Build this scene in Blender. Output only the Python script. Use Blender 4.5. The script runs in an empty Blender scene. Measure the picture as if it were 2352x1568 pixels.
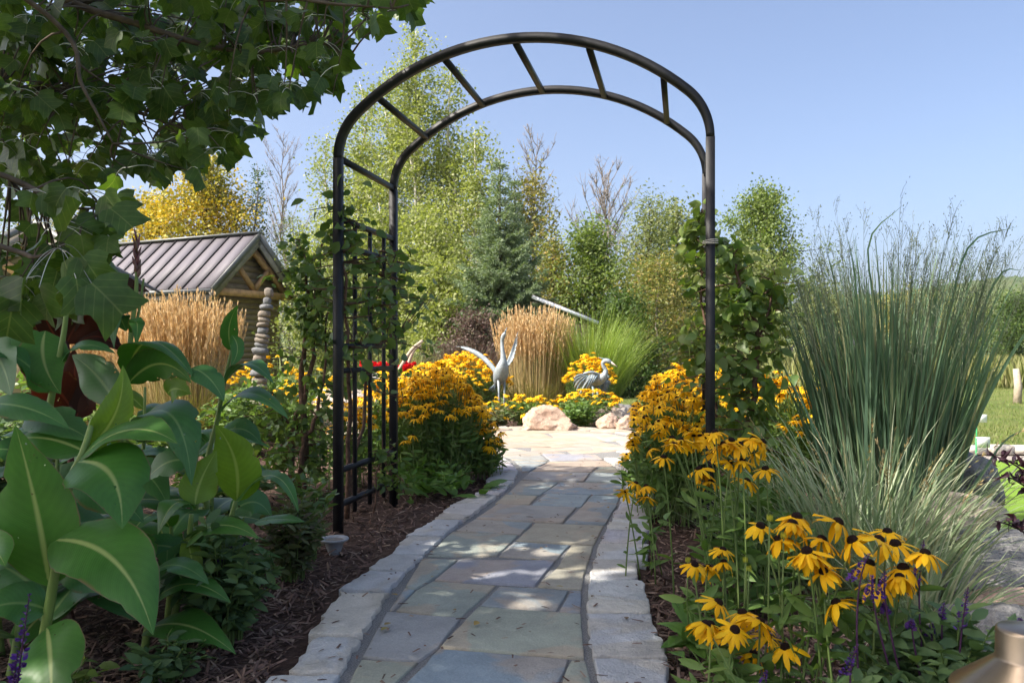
import bpy, math, random
import numpy as np
from mathutils import Vector, Matrix, noise as mnoise

# ------------------------------------------------------------------ camera, sky, sun, exposure
sc = bpy.context.scene
col = sc.collection
FPX, CX, HY, EYE = 1800.0, 1176.0, 803.0, 0.90        # focal length, principal column, horizon row (2352 px wide frame), eye height

cam_d = bpy.data.cameras.new('camera')
cam = bpy.data.objects.new('camera', cam_d)
col.objects.link(cam)
cam.location = (0, 0, EYE)
cam.rotation_euler = (math.radians(90), 0, 0)
cam_d.sensor_width = 36.0
cam_d.lens = 36.0 * FPX / 2352.0
cam_d.shift_y = (HY - 784.0) / 2352.0
cam_d.clip_start = 0.05
cam_d.clip_end = 3000
cam_d.dof.use_dof = True
cam_d.dof.focus_distance = 3.3
cam_d.dof.aperture_fstop = 9.0
sc.camera = cam

SUN_DIR = Vector((-0.86, -0.32, 1.0)).normalized()
SUN_EL = math.asin(SUN_DIR.z)
SUN_AZ = math.atan2(SUN_DIR.x, SUN_DIR.y)
w = bpy.data.worlds.new('World')
sc.world = w
w.use_nodes = True
wn = w.node_tree.nodes
wl = w.node_tree.links
bg = wn.get('Background') or wn.new('ShaderNodeBackground')
sky = wn.new('ShaderNodeTexSky')
sky.sky_type = 'NISHITA'
sky.sun_disc = False
sky.sun_elevation = SUN_EL
sky.sun_rotation = SUN_AZ % (2 * math.pi)
sky.altitude = 0
sky.air_density = 0.67
sky.dust_density = 4.8
sky.ozone_density = 1.6
wl.new(sky.outputs[0], bg.inputs[0])
bg.inputs[1].default_value = 0.15

sun_d = bpy.data.lights.new('sun', 'SUN')
sun_d.energy = 4.1
sun_d.angle = math.radians(0.53)
sun_d.color = (1.0, 0.93, 0.82)
sun = bpy.data.objects.new('sun', sun_d)
col.objects.link(sun)
sun.location = (-20, -8, 25)
sun.rotation_euler = (-SUN_DIR).to_track_quat('-Z', 'Y').to_euler()

sc.view_settings.view_transform = 'Standard'
sc.view_settings.look = 'None'
sc.view_settings.gamma = 1.0
sc.view_settings.use_curve_mapping = False
sc.view_settings.exposure = 1.13
sc.cycles.use_denoising = True
sc.cycles.max_bounces = 8
sc.cycles.diffuse_bounces = 4
sc.cycles.transmission_bounces = 6
sc.cycles.caustics_reflective = False
sc.cycles.caustics_refractive = False

# ------------------------------------------------------------------ helpers
def P(px, py, Y):
    return np.array([(px - CX) / FPX * Y, Y, EYE - (py - HY) / FPX * Y])
def Gd(px, py, z=0.0):
    return P(px, py, (EYE - z) * FPX / (py - HY))
def RNG(s):
    return np.random.default_rng(s)
def unit(v):
    v = np.asarray(v, float)
    return v / np.maximum(np.linalg.norm(v, axis=-1, keepdims=True), 1e-9)

class MB:
    """collects polygons and links them as ONE mesh object"""
    def __init__(s):
        s.V = []; s.F = {}; s.n = 0; s.A = []
    def add(s, V, F, A=None):
        V = np.asarray(V, float).reshape(-1, 3)
        fs = F if isinstance(F, (list, tuple)) and len(F) and isinstance(F[0], np.ndarray) else [F]
        for f in fs:
            f = np.asarray(f, int)
            if f.size == 0: continue
            if f.ndim == 1: f = f[None]
            s.F.setdefault(f.shape[1], []).append(f + s.n)
        s.V.append(V); s.n += len(V)
        s.A.append(np.zeros((len(V), 3)) if A is None else np.asarray(A, float).reshape(-1, 3))
        return s
    def mesh(s, name, smooth=False):
        me = bpy.data.meshes.new(name)
        V = np.concatenate(s.V).astype(np.float32)
        me.vertices.add(len(V)); me.vertices.foreach_set('co', V.ravel())
        loops = []; starts = []; c = 0
        for k, L in s.F.items():
            f = np.concatenate(L)
            loops.append(f.ravel()); starts.append(c + np.arange(len(f)) * k); c += f.size
        loops = np.concatenate(loops).astype(np.int32); starts = np.concatenate(starts).astype(np.int32)
        me.loops.add(len(loops)); me.loops.foreach_set('vertex_index', loops)
        me.polygons.add(len(starts)); me.polygons.foreach_set('loop_start', starts)
        a = me.attributes.new('lc', 'FLOAT_VECTOR', 'POINT')
        a.data.foreach_set('vector', np.concatenate(s.A).astype(np.float32).ravel())
        me.update(calc_edges=True)
        me.validate()
        if smooth:
            me.polygons.foreach_set('use_smooth', np.ones(len(me.polygons), bool))
        return me
    def build(s, name, mat, parent=None, smooth=False):
        return ob(name, s.mesh(name, smooth), mat, parent)

def ob(name, me, mat=None, parent=None):
    if mat is not None and len(me.materials) == 0:
        me.materials.append(mat)
    o = bpy.data.objects.new(name, me)
    col.objects.link(o)
    if parent is not None:
        o.parent = parent
    return o
def thing(name, label, cat, loc=(0, 0, 0), group=None):
    o = bpy.data.objects.new(name, None)
    col.objects.link(o)
    o.location = loc; o.empty_display_size = 0.1
    return tag(o, label, cat, group)
def tag(o, label, cat, group=None):
    o['label'] = label; o['category'] = cat
    if group: o['group'] = group
    return o
def kind(o, k):
    o['kind'] = k
    return o

def box(c, s, R=None):
    V = np.array([[x, y, z] for x in (-.5, .5) for y in (-.5, .5) for z in (-.5, .5)]) * np.asarray(s, float)
    if R is not None: V = V @ np.asarray(R).T
    F = np.array([[0, 1, 3, 2], [4, 6, 7, 5], [0, 4, 5, 1], [2, 3, 7, 6], [0, 2, 6, 4], [1, 5, 7, 3]])
    return V + np.asarray(c, float), F
def bar(p, q, wd, ht, up=(0, 0, 1)):
    p = np.asarray(p, float); q = np.asarray(q, float)
    d = q - p; L = np.linalg.norm(d); y = d / L
    x = np.cross(y, up); x = x / max(np.linalg.norm(x), 1e-9); z = np.cross(x, y)
    return box((p + q) / 2, (wd, L, ht), np.stack([x, y, z], 1))
def tube(pts, rad, sides=6, cap=True, squash=None):
    pts = np.asarray(pts, float); n = len(pts)
    rad = np.broadcast_to(np.asarray(rad, float), (n,))
    t = np.gradient(pts, axis=0); t = unit(t)
    ref = np.array([0.31, 0.17, 0.94]) if abs(t[:, 2]).mean() < .8 else np.array([0.95, .1, .2])
    x = unit(np.cross(t, ref)); y = np.cross(t, x)
    a = np.arange(sides) * 2 * math.pi / sides
    sy = 1.0 if squash is None else squash
    V = pts[:, None] + rad[:, None, None] * (np.cos(a)[None, :, None] * x[:, None] + sy * np.sin(a)[None, :, None] * y[:, None])
    i = np.arange(n - 1)[:, None] * sides; j = np.arange(sides)[None]
    F = np.stack([i + j, i + (j + 1) % sides, i + sides + (j + 1) % sides, i + sides + j], -1).reshape(-1, 4)
    Fs = [F]
    if cap:
        Fs += [np.arange(sides)[::-1][None], (np.arange(sides) + (n - 1) * sides)[None]]
    return V.reshape(-1, 3), Fs
def bez(ps, n):
    ps = np.asarray(ps, float); t = np.linspace(0, 1, n)[:, None]
    if len(ps) == 2: return ps[0] * (1 - t) + ps[1] * t
    if len(ps) == 3: return (1 - t) ** 2 * ps[0] + 2 * t * (1 - t) * ps[1] + t * t * ps[2]
    return (1 - t) ** 3 * ps[0] + 3 * t * (1 - t) ** 2 * ps[1] + 3 * t * t * (1 - t) * ps[2] + t ** 3 * ps[3]
def poly3(ps, n):
    """smooth polyline through points (Catmull-Rom)"""
    ps = np.asarray(ps, float)
    Q = np.vstack([2 * ps[0] - ps[1], ps, 2 * ps[-1] - ps[-2]])
    out = []
    m = len(ps) - 1
    for u in np.linspace(0, m - 1e-6, n):
        k = int(u); t = u - k
        a, b, c, d = Q[k:k + 4]
        out.append(.5 * (2 * b + (c - a) * t + (2 * a - 5 * b + 4 * c - d) * t * t + (3 * b - a - 3 * c + d) * t ** 3))
    return np.array(out)
def frames(d, nrm):
    y = unit(d); x = unit(np.cross(y, nrm)); z = np.cross(x, y)
    return np.stack([x, y, z], -1)
def scatter(T, TF, pos, R, s):
    T = np.asarray(T, float); n = len(pos); k = len(T)
    s = np.asarray(s, float)
    S = s.reshape(n, 1, -1) if s.ndim else np.full((n, 1, 1), float(s))
    V = np.einsum('nij,nkj->nki', R, T[None] * S) + np.asarray(pos)[:, None]
    fs = TF if isinstance(TF, list) else [TF]
    off = (np.arange(n) * k)[:, None, None]
    return V.reshape(-1, 3), [(f[None] + off).reshape(-1, f.shape[1]) for f in fs]
def rdir(rng, n, zmin=-1, zmax=1):
    z = rng.uniform(zmin, zmax, n); a = rng.uniform(0, 2 * math.pi, n); r = np.sqrt(1 - z * z)
    return np.stack([r * np.cos(a), r * np.sin(a), z], -1)
def in_poly(pts, poly):
    x, y = pts[:, 0], pts[:, 1]; poly = np.asarray(poly, float)
    ins = np.zeros(len(pts), bool)
    j = len(poly) - 1
    for i in range(len(poly)):
        xi, yi = poly[i]; xj, yj = poly[j]
        c = ((yi > y) != (yj > y)) & (x < (xj - xi) * (y - yi) / (yj - yi + 1e-12) + xi)
        ins ^= c; j = i
    return ins
def proj(p):
    p = np.asarray(p, float)
    return np.stack([CX + FPX * p[..., 0] / p[..., 1], HY - FPX * (p[..., 2] - EYE) / p[..., 1]], -1)

# leaf templates: base at origin, growing along +y, upper face +z
DIA = (np.array([[0, 0, 0], [.5, .45, .10], [0, 1, -.06], [-.5, .45, .10]]), np.array([[0, 1, 2], [0, 2, 3]]))
OVAL = (np.array([[0, 0, 0], [.36, .2, .08], [.5, .48, .10], [.3, .8, .02], [0, 1, -.10], [-.3, .8, .02], [-.5, .48, .10], [-.36, .2, .08], [0, .34, -.01], [0, .7, -.03]]),
        [np.array([[0, 1, 2, 8], [8, 2, 3, 9], [0, 8, 6, 7], [8, 9, 5, 6]]), np.array([[9, 3, 4], [9, 4, 5]])])
def sized(T, wd):
    return (T[0] * np.array([wd, 1, wd * .8 + .2]), T[1])
def tulip(curl, fold, tw):
    h = [(.20, -.04), (.40, .05), (.57, .26), (.40, .40), (.41, .55), (.50, .80), (.26, .78)]
    m = [(0, 0), (0, .25), (0, .5), (0, .70)]
    pts = [(x, y) for x, y in m] + [(x, y) for x, y in h] + [(-x, y) for x, y in h]
    V = np.array([[x, y, fold * abs(x) - curl * y * y - .35 * curl * x * x * 2 + tw * x * y] for x, y in pts])
    r = 4; l = 11
    q = [[0, r, r + 1, 1], [1, r + 1, r + 2, r + 3], [2, r + 4, r + 5, r + 6]]
    t = [[1, r + 3, 2], [2, r + 3, r + 4], [2, r + 6, 3]]
    q += [[a[0], *[(v + 7 if v >= 4 else v) for v in a[1:]][::-1]] for a in q]
    t += [[a[0], *[(v + 7 if v >= 4 else v) for v in a[1:]][::-1]] for a in t]
    A = np.array([[x, y, 0] for x, y in pts])
    return V, [np.array(q), np.array(t)], A

# ------------------------------------------------------------------ materials
def newmat(name):
    m = bpy.data.materials.new(name); m.use_nodes = True
    nt = m.node_tree; nt.nodes.clear()
    out = nt.nodes.new('ShaderNodeOutputMaterial')
    return m, nt, out
class N:
    def __init__(s, nt): s.nt = nt
    def __call__(s, t, **kw):
        n = s.nt.nodes.new('ShaderNode' + t)
        for k, v in kw.items():
            if k.startswith('i_'):
                key = k[2:]
                key = int(key) if key.isdigit() else key.replace('_', ' ')
                if hasattr(v, 'is_output') or isinstance(v, bpy.types.NodeSocket): s.nt.links.new(v, n.inputs[key])
                else: n.inputs[key].default_value = v
            else: setattr(n, k, v)
        return n
    def link(s, a, b): s.nt.links.new(a, b)
    def math(s, op, a, b=0.0, clamp=False):
        n = s.nt.nodes.new('ShaderNodeMath'); n.operation = op; n.use_clamp = clamp
        for i, v in enumerate((a, b)):
            if isinstance(v, bpy.types.NodeSocket): s.nt.links.new(v, n.inputs[i])
            else: n.inputs[i].default_value = v
        return n.outputs[0]
    def mix(s, f, a, b, mode='MIX'):
        n = s.nt.nodes.new('ShaderNodeMix'); n.data_type = 'RGBA'; n.blend_type = mode
        for i, v in ((0, f), (6, a), (7, b)):
            if isinstance(v, bpy.types.NodeSocket): s.nt.links.new(v, n.inputs[i])
            elif i == 0: n.inputs[0].default_value = v
            else: n.inputs[i].default_value = (*v, 1) if len(v) == 3 else v
        return n.outputs[2]
    def ramp(s, f, stops, interp='LINEAR'):
        n = s.nt.nodes.new('ShaderNodeValToRGB'); r = n.color_ramp; r.interpolation = interp
        while len(r.elements) < len(stops): r.elements.new(.5)
        for e, (p, c) in zip(r.elements, stops):
            e.position = p; e.color = (*c, 1) if len(c) == 3 else c
        s.nt.links.new(f, n.inputs[0])
        return n.outputs[0]
    def noise(s, scale, detail=4, rough=.55, vec=None, dist=0):
        n = s.nt.nodes.new('ShaderNodeTexNoise'); n.inputs['Scale'].default_value = scale
        n.inputs['Detail'].default_value = detail; n.inputs['Roughness'].default_value = rough
        n.inputs['Distortion'].default_value = dist
        if vec is not None: s.nt.links.new(vec, n.inputs['Vector'])
        return n.outputs[0]
    def rand(s):
        g = s.nt.nodes.new('ShaderNodeNewGeometry'); o = s.nt.nodes.new('ShaderNodeObjectInfo')
        return s.math('FRACT', s.math('ADD', g.outputs['Random Per Island'], o.outputs['Random']))
    def coord(s, which='Object'):
        return s.nt.nodes.new('ShaderNodeTexCoord').outputs[which]
    def pos(s):
        return s.nt.nodes.new('ShaderNodeNewGeometry').outputs['Position']

def leafmat(name, stops, trans=.35, tcol=None, rough=.5, spec=.3, patch=.0, patchcol=None, pscale=1.2, ribs=None):
    """leaf: colour picked per leaf, some light passes through"""
    m, nt, out = newmat(name); n = N(nt)
    k = len(stops)
    c = n.ramp(n.rand(), [(i / max(k - 1, 1), s) for i, s in enumerate(stops)])
    if patch:
        f = n.ramp(n.noise(pscale, 2, .5, n.pos()), [(.45, (0, 0, 0)), (.62, (patch,) * 3)])
        c = n.mix(f, c, patchcol)
    if ribs:
        sx = n('SeparateXYZ', i_0=n('Attribute', attribute_name='lc').outputs['Vector'])
        ax = n.math('ABSOLUTE', sx.outputs[0])
        side = n.math('ABSOLUTE', n.math('SUBTRACT', n.math('FRACT', n.math('SUBTRACT', n.math('MULTIPLY', sx.outputs[1], 5.), n.math('MULTIPLY', ax, 4.6))), .5))
        f1 = n.ramp(ax, [(.010, (.8,) * 3), (.022, (0, 0, 0))])
        f2 = n.ramp(side, [(.03, (.45,) * 3), (.075, (0, 0, 0))])
        c = n.mix(n.math('MAXIMUM', f1, f2), c, ribs)
        c = n.mix(1.0, c, n.ramp(n.noise(24., 4, .6, n.pos()), [(.3, (.75,) * 3), (.7, (1.2,) * 3)]), 'MULTIPLY')
    b = n('BsdfPrincipled', i_Base_Color=c, i_Roughness=rough)
    b.inputs['Specular IOR Level'].default_value = spec
    tc = n.mix(1.0, c, tcol or (1.25, 1.35, .5), 'MULTIPLY')
    t = n('BsdfTranslucent', i_Color=tc)
    mx = n('MixShader', i_0=trans)
    n.link(b.outputs[0], mx.inputs[1]); n.link(t.outputs[0], mx.inputs[2])
    n.link(mx.outputs[0], out.inputs[0])
    return m
def plain(name, stops, rough=.7, spec=.3, nscale=6., nvar=.35, bump=.0, bscale=60., metal=0., detail=5, perobj=False, stretch=None):
    m, nt, out = newmat(name); n = N(nt)
    vec = n.coord('Object') if not perobj else n.pos()
    if stretch:
        mp = n('Mapping', i_Vector=vec); mp.inputs['Scale'].default_value = stretch; vec = mp.outputs[0]
    k = len(stops)
    r = n.rand() if k > 1 else None
    c = n.ramp(r, [(i / max(k - 1, 1), s) for i, s in enumerate(stops)]) if k > 1 else n.mix(0.0, stops[0], stops[0])
    f = n.noise(nscale, detail, .6, vec)
    g = n.ramp(f, [(.3, (1 - nvar,) * 3), (.7, (1 + nvar * .5,) * 3)])
    c = n.mix(1.0, c, g, 'MULTIPLY')
    b = n('BsdfPrincipled', i_Base_Color=c, i_Roughness=rough, i_Metallic=metal)
    b.inputs['Specular IOR Level'].default_value = spec
    if bump:
        bp = n('Bump', i_Strength=min(bump, 1.), i_Distance=.01 * max(1, bump), i_Height=n.noise(bscale, 5, .65, vec))
        n.link(bp.outputs[0], b.inputs['Normal'])
    n.link(b.outputs[0], out.inputs[0])
    return m

def stone_mat(name, stops, streak=(.42, .33, .24), sfac=.55, rough=.75, bump=.35, cells=False):
    """flagstone: colour per slab, drifting mineral stains, fine grain"""
    m, nt, out = newmat(name); n = N(nt)
    oi = n('ObjectInfo')
    k = len(stops)
    c = n.ramp(oi.outputs['Random'], [(i / (k - 1), s) for i, s in enumerate(stops)])
    p = n.pos()
    sh = n('VectorMath', operation='ADD', i_0=p)
    cm = n('CombineXYZ')
    n.link(n.math('MULTIPLY', oi.outputs['Random'], 37.0), cm.inputs[0])
    n.link(cm.outputs[0], sh.inputs[1]); v = sh.outputs[0]
    st = n.ramp(n.noise(2.2, 4, .55, v, .8), [(.50, (0, 0, 0)), (.55, (sfac,) * 3)])
    c = n.mix(st, c, streak)
    bl = n.ramp(n.noise(7., 6, .65, v, .3), [(.3, (.78,) * 3), (.72, (1.14,) * 3)])
    c = n.mix(1.0, c, bl, 'MULTIPLY')
    gr = n.ramp(n.noise(160., 3, .7, v), [(.3, (.86,) * 3), (.7, (1.1,) * 3)])
    c = n.mix(1.0, c, gr, 'MULTIPLY')
    b = n('BsdfPrincipled', i_Base_Color=c, i_Roughness=rough)
    b.inputs['Specular IOR Level'].default_value = .35
    h = n.math('ADD', n.noise(22., 6, .65, v, .4), n.math('MULTIPLY', n.noise(140., 3, .6, v), .25))
    bp = n('Bump', i_Strength=bump, i_Distance=.02, i_Height=h)
    n.link(bp.outputs[0], b.inputs['Normal'])
    n.link(b.outputs[0], out.inputs[0])
    return m

def rock_mat(name, a, b_, dark, scale=3., bump=.7):
    m, nt, out = newmat(name); n = N(nt)
    v = n.coord('Object')
    c = n.mix(n.ramp(n.noise(scale, 6, .6, v, .6), [(.35, (0, 0, 0)), (.65, (1, 1, 1))]), a, b_)
    d = n.ramp(n.noise(scale * 2.7, 8, .7, v, 1.0), [(.42, (1, 1, 1)), (.36, (0, 0, 0))] if False else [(.34, (0, 0, 0)), (.46, (1, 1, 1))])
    c = n.mix(d, dark, c)
    sp = n.ramp(n.noise(90., 3, .7, v), [(.3, (.75,) * 3), (.7, (1.18,) * 3)])
    c = n.mix(1.0, c, sp, 'MULTIPLY')
    b = n('BsdfPrincipled', i_Base_Color=c, i_Roughness=.85)
    b.inputs['Specular IOR Level'].default_value = .25
    h = n.math('ADD', n.noise(9., 8, .68, v), n.math('MULTIPLY', n.noise(70., 4, .6, v), .3))
    bp = n('Bump', i_Strength=bump, i_Distance=.03, i_Height=h)
    n.link(bp.outputs[0], b.inputs['Normal']); n.link(b.outputs[0], out.inputs[0])
    return m

def veined(name, base, rib, tip=None, trans=.3, edge=None, tcol=(1.3, 1.4, .45), nv=62.):
    """canna leaf: pale midrib, side veins running out to the margin (lc.x across -1..1, lc.y along 0..1)"""
    m, nt, out = newmat(name); n = N(nt)
    at = n('Attribute', attribute_name='lc')
    sx = n('SeparateXYZ', i_0=at.outputs['Vector'])
    ax = n.math('ABSOLUTE', sx.outputs[0])
    ph = n.math('SUBTRACT', n.math('MULTIPLY', sx.outputs[1], nv), n.math('MULTIPLY', n.math('POWER', ax, 1.25), nv * .22))
    wv = n.math('SINE', n.math('MULTIPLY', ph, 6.283))
    wv2 = n.math('SINE', n.math('MULTIPLY', ph, 6.283 * .23))
    oi = n('ObjectInfo')
    c = n.mix(oi.outputs['Random'], base[0], base[1])
    c = n.mix(1.0, c, n.ramp(n.math('ADD', n.math('MULTIPLY', wv, .22), .5), [(.2, (.975,) * 3), (.8, (1.015,) * 3)]), 'MULTIPLY')
    c = n.mix(1.0, c, n.ramp(n.math('ADD', n.math('MULTIPLY', wv2, .3), .5), [(.2, (.955,) * 3), (.8, (1.025,) * 3)]), 'MULTIPLY')
    c = n.mix(1.0, c, n.ramp(n.noise(9., 5, .6, n.pos()), [(.3, (.82,) * 3), (.7, (1.12,) * 3)]), 'MULTIPLY')
    rf = n.ramp(n.math('ADD', ax, n.math('MULTIPLY', sx.outputs[1], .05)), [(.045, (1, 1, 1)), (.11, (0, 0, 0))])
    c = n.mix(rf, c, rib)
    ef = n.math('MULTIPLY', n.ramp(ax, [(.86, (0, 0, 0)), (.97, (1, 1, 1))]), n.ramp(n.noise(14., 3, .6, n.pos()), [(.56, (0, 0, 0)), (.64, (.8, .8, .8))]))
    c = n.mix(ef, c, (.17, .12, .05))
    if edge:
        c = n.mix(n.ramp(ax, [(.965, (0, 0, 0)), (.985, (1, 1, 1))]), c, edge)
    sp = n.ramp(n.noise(85., 2, .5, n.pos()), [(.74, (0, 0, 0)), (.77, (.7, .7, .7))])
    c = n.mix(sp, c, (.10, .07, .03))
    b = n('BsdfPrincipled', i_Base_Color=c, i_Roughness=.38)
    b.inputs['Specular IOR Level'].default_value = .4
    bp = n('Bump', i_Strength=.07, i_Distance=.004, i_Height=n.math('ADD', wv, n.math('MULTIPLY', wv2, 1.5)))
    n.link(bp.outputs[0], b.inputs['Normal'])
    t = n('BsdfTranslucent', i_Color=n.mix(1.0, c, tcol, 'MULTIPLY'))
    mx = n('MixShader', i_0=trans)
    n.link(b.outputs[0], mx.inputs[1]); n.link(t.outputs[0], mx.inputs[2])
    # insect holes, in a few places only
    hm = n.math('MULTIPLY', n.math('GREATER_THAN', n.noise(70., 2, .5, n.pos()), .67), n.math('GREATER_THAN', n.noise(7., 2, .5, n.pos()), .60))
    tp = n('BsdfTransparent'); m2 = n('MixShader')
    n.link(hm, m2.inputs[0]); n.link(mx.outputs[0], m2.inputs[1]); n.link(tp.outputs[0], m2.inputs[2])
    n.link(m2.outputs[0], out.inputs[0])
    return m

M = {}
M['blue'] = stone_mat('bluestone', [(.23, .285, .325), (.32, .365, .385), (.20, .255, .30), (.39, .34, .235), (.26, .32, .345), (.42, .295, .19), (.22, .28, .325), (.33, .345, .26), (.29, .295, .335), (.21, .27, .315)])
M['patio'] = stone_mat('sandstone', [(.36, .32, .27), (.43, .39, .33), (.31, .29, .26), (.42, .34, .26), (.44, .41, .36)], (.40, .28, .19), .45)
M['edging'] = stone_mat('granite_edging', [(.47, .50, .50), (.56, .56, .54), (.43, .45, .47), (.60, .56, .48), (.48, .46, .49), (.53, .55, .54)], (.44, .38, .27), .4, .8, .8)
M['grit'] = plain('joint_grit', [(.29, .29, .285)], .95, .1, 220., .6, .9, 180.)
M['mulchbase'] = plain('mulch_soil', [(.10, .065, .05)], .95, .1, 30., .6, 1., 90.)
M['chip'] = plain('mulch_chip', [(.11, .07, .055), (.23, .145, .11), (.15, .095, .075), (.36, .26, .19), (.07, .048, .04), (.19, .125, .10)], .9, .15, 40., .4)
M['black'] = plain('black_paint', [(.014, .014, .016)], .5, .4, 18., .5, .08, 200.)
M['rope'] = plain('pale_twine', [(.6, .55, .48)], .9, .1, 60., .3)
M['bark'] = plain('bark', [(.11, .085, .065)], .9, .1, 14., .5, .8, 40., stretch=(1, 1, .3))
M['birchbark'] = plain('birch_bark', [(.62, .58, .50)], .8, .1, 9., .5, .3, 40.)
M['twig'] = plain('twig_bark', [(.13, .10, .08)], .85, .15, 20., .4)
M['greytwig'] = plain('grey_twig', [(.27, .235, .205)], .85, .15, 10., .3)
M['vinebark'] = plain('vine_bark', [(.16, .10, .07)], .9, .1, 30., .5, .8, 60.)

# ------------------------------------------------------------------ ground
def fbm(x, y, s, o=4, seed=0.):
    return mnoise.fractal(Vector((x * s + seed, y * s - seed, seed * .37)), 1.0, 2.0, o)
def grid(x0, x1, y0, y1, nx, ny, zf):
    X, Y = np.meshgrid(np.linspace(x0, x1, nx), np.linspace(y0, y1, ny))
    Z = np.array([zf(a, b) for a, b in zip(X.ravel(), Y.ravel())])
    V = np.stack([X.ravel(), Y.ravel(), Z], 1)
    i = (np.arange(ny - 1)[:, None] * nx + np.arange(nx - 1)[None]).ravel()
    return V, np.stack([i, i + 1, i + nx + 1, i + nx], 1)

def grassmat(name, a, b_, c_, s1=.5, s2=9.):
    m, nt, out = newmat(name); n = N(nt)
    v = n.pos()
    c = n.mix(n.ramp(n.noise(s1, 4, .6, v), [(.35, (0, 0, 0)), (.65, (1, 1, 1))]), a, b_)
    c = n.mix(n.ramp(n.noise(s2, 5, .7, v), [(.45, (0, 0, 0)), (.7, (.8,) * 3)]), c, c_)
    c = n.mix(1.0, c, n.ramp(n.noise(60., 3, .7, v), [(.3, (.6,) * 3), (.7, (1.25,) * 3)]), 'MULTIPLY')
    b = n('BsdfPrincipled', i_Base_Color=c, i_Roughness=.9)
    b.inputs['Specular IOR Level'].default_value = .15
    bp = n('Bump', i_Strength=.8, i_Distance=.04, i_Height=n.noise(45., 4, .7, v))
    n.link(bp.outputs[0], b.inputs['Normal']); n.link(b.outputs[0], out.inputs[0])
    return m
M['lawn'] = grassmat('lawn_grass', (.10, .15, .035), (.16, .19, .05), (.22, .20, .08))
M['green'] = plain('putting_turf', [(.15, .25, .035)], .9, .1, 3., .12, .3, 300.)
M['meadow'] = grassmat('dry_meadow', (.17, .18, .05), (.27, .23, .09), (.30, .24, .11), .2, 3.)
M['forest'] = grassmat('far_forest', (.04, .075, .025), (.07, .10, .03), (.10, .10, .04), .02, .12)
M['pale'] = plain('pale_limestone', [(.55, .50, .43), (.62, .58, .52)], .85, .2, 12., .25, .5, 60.)

b = MB(); b.add([[-700, -60, -.06], [700, -60, -.06], [700, 700, -.06], [-700, 700, -.06]], np.array([[0, 1, 2, 3]]))
kind(b.build('ground', M['lawn']), 'structure')
# mulch beds on both sides of the path, up to the patio
def zm(x, y):
    d = min(abs(x + .1) * .5, 1.)
    return -.02 + .02 * fbm(x, y, 2.2, 3) + .03 * max(0, min(1, (abs(x - .05) - .85) * 1.2))
b = MB(); b.add(*grid(-6.5, 2.25, .2, 12.5, 110, 150, zm))
kind(b.build('mulch_bed', M['mulchbase'], smooth=True), 'structure')

# putting green beyond the right bed, a kerb of pale blocks and a gravel strip behind it
b = MB()
gp = [Gd(2140, 1260), Gd(2140, 1120), Gd(2160, 1048), Gd(2420, 1046), Gd(2900, 1046), Gd(2900, 1260)]
b.add([[p[0], p[1], -.035] for p in gp], np.arange(6)[None])
kind(b.build('putting_green', M['green']), 'structure')
b = MB()
gp = [Gd(2100, 1046), Gd(2100, 1028), Gd(2900, 1028), Gd(2900, 1046)]
b.add([[p[0], p[1], -.045] for p in gp], np.arange(4)[None])
kind(b.build('gravel_strip', plain('gravel', [(.36, .32, .29)], .95, .1, 120., .4, .8, 150.)), 'structure')
kerb = MB(); kerb.add(*box((0, 0, 0), (.26, .13, .075)))
kme = kerb.mesh('kerb_block')
for i in range(9):
    o = ob('kerb_block', kme, M['pale'])
    p = Gd(2165 + i * 62, 1033)
    o.location = (p[0], p[1], .005); o.rotation_euler = (0, 0, .05 * math.sin(i * 2.3)); o.scale = (1 + .12 * math.sin(i * 5.1), 1, 1 + .2 * math.sin(i * 3.3))
    tag(o, 'pale stone block in the kerb behind the putting green', 'kerb stone', 'blocks edging the putting green')

# wooded hill on the right and low hills all along the horizon
def hill(name, x0, x1, y0, y1, nx, ny, f, mat):
    b = MB(); b.add(*grid(x0, x1, y0, y1, nx, ny, f))
    return kind(b.build(name, mat, smooth=False), 'structure')
def zh(x, y):
    u = (x - 330) / 190.; v = (y - 430) / 120.
    h = 44 * math.exp(-(u * u + v * v) * .9) + 6 * math.exp(-((x - 150) / 60.) ** 2 - ((y - 400) / 90.) ** 2)
    return -2 + h * (1 + .12 * fbm(x, y, .012, 3)) + 3.2 * abs(fbm(x, y, .16, 2, 5.)) + 2.0 * fbm(x, y, .5, 2, 9.)
hill('hill', 60, 620, 300, 480, 260, 90, zh, M['forest'])
def zl(x, y):
    return -3 + 10 * math.exp(-((y - 380) / 60.) ** 2) * (1 + .5 * fbm(x, y, .01, 3)) + 3 * abs(fbm(x, y, .15, 2, 3.))
hill('hill', -500, 150, 320, 460, 200, 40, zl, M['forest'])

# ------------------------------------------------------------------ path
def Z4(zx, zy, z=.02):                      # joints measured on the photograph -> ground
    return Gd(643.1 + zx * .41423, 918.75 + zy * .41423, z)[:2]
def inset(poly, d):
    poly = np.asarray(poly, float); n = len(poly)
    ar = .5 * np.sum(poly[:, 0] * np.roll(poly[:, 1], -1) - np.roll(poly[:, 0], -1) * poly[:, 1])
    if ar < 0: poly = poly[::-1]
    e = unit(np.roll(poly, -1, 0) - poly); nn = np.stack([-e[:, 1], e[:, 0]], 1)
    n0 = np.roll(nn, 1, 0)
    bis = unit(nn + n0); cs = np.maximum((bis * nn).sum(1), .35)
    return poly + bis * (d / cs)[:, None]
def subdiv(poly, step, jit, rng):
    out = []
    poly = np.asarray(poly)
    for a, c in zip(poly, np.roll(poly, -1, 0)):
        k = max(1, int(np.linalg.norm(c - a) / step))
        for i in range(k):
            out.append(a + (c - a) * i / k)
    out = np.array(out)
    return out + rng.normal(0, jit, out.shape)
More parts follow.
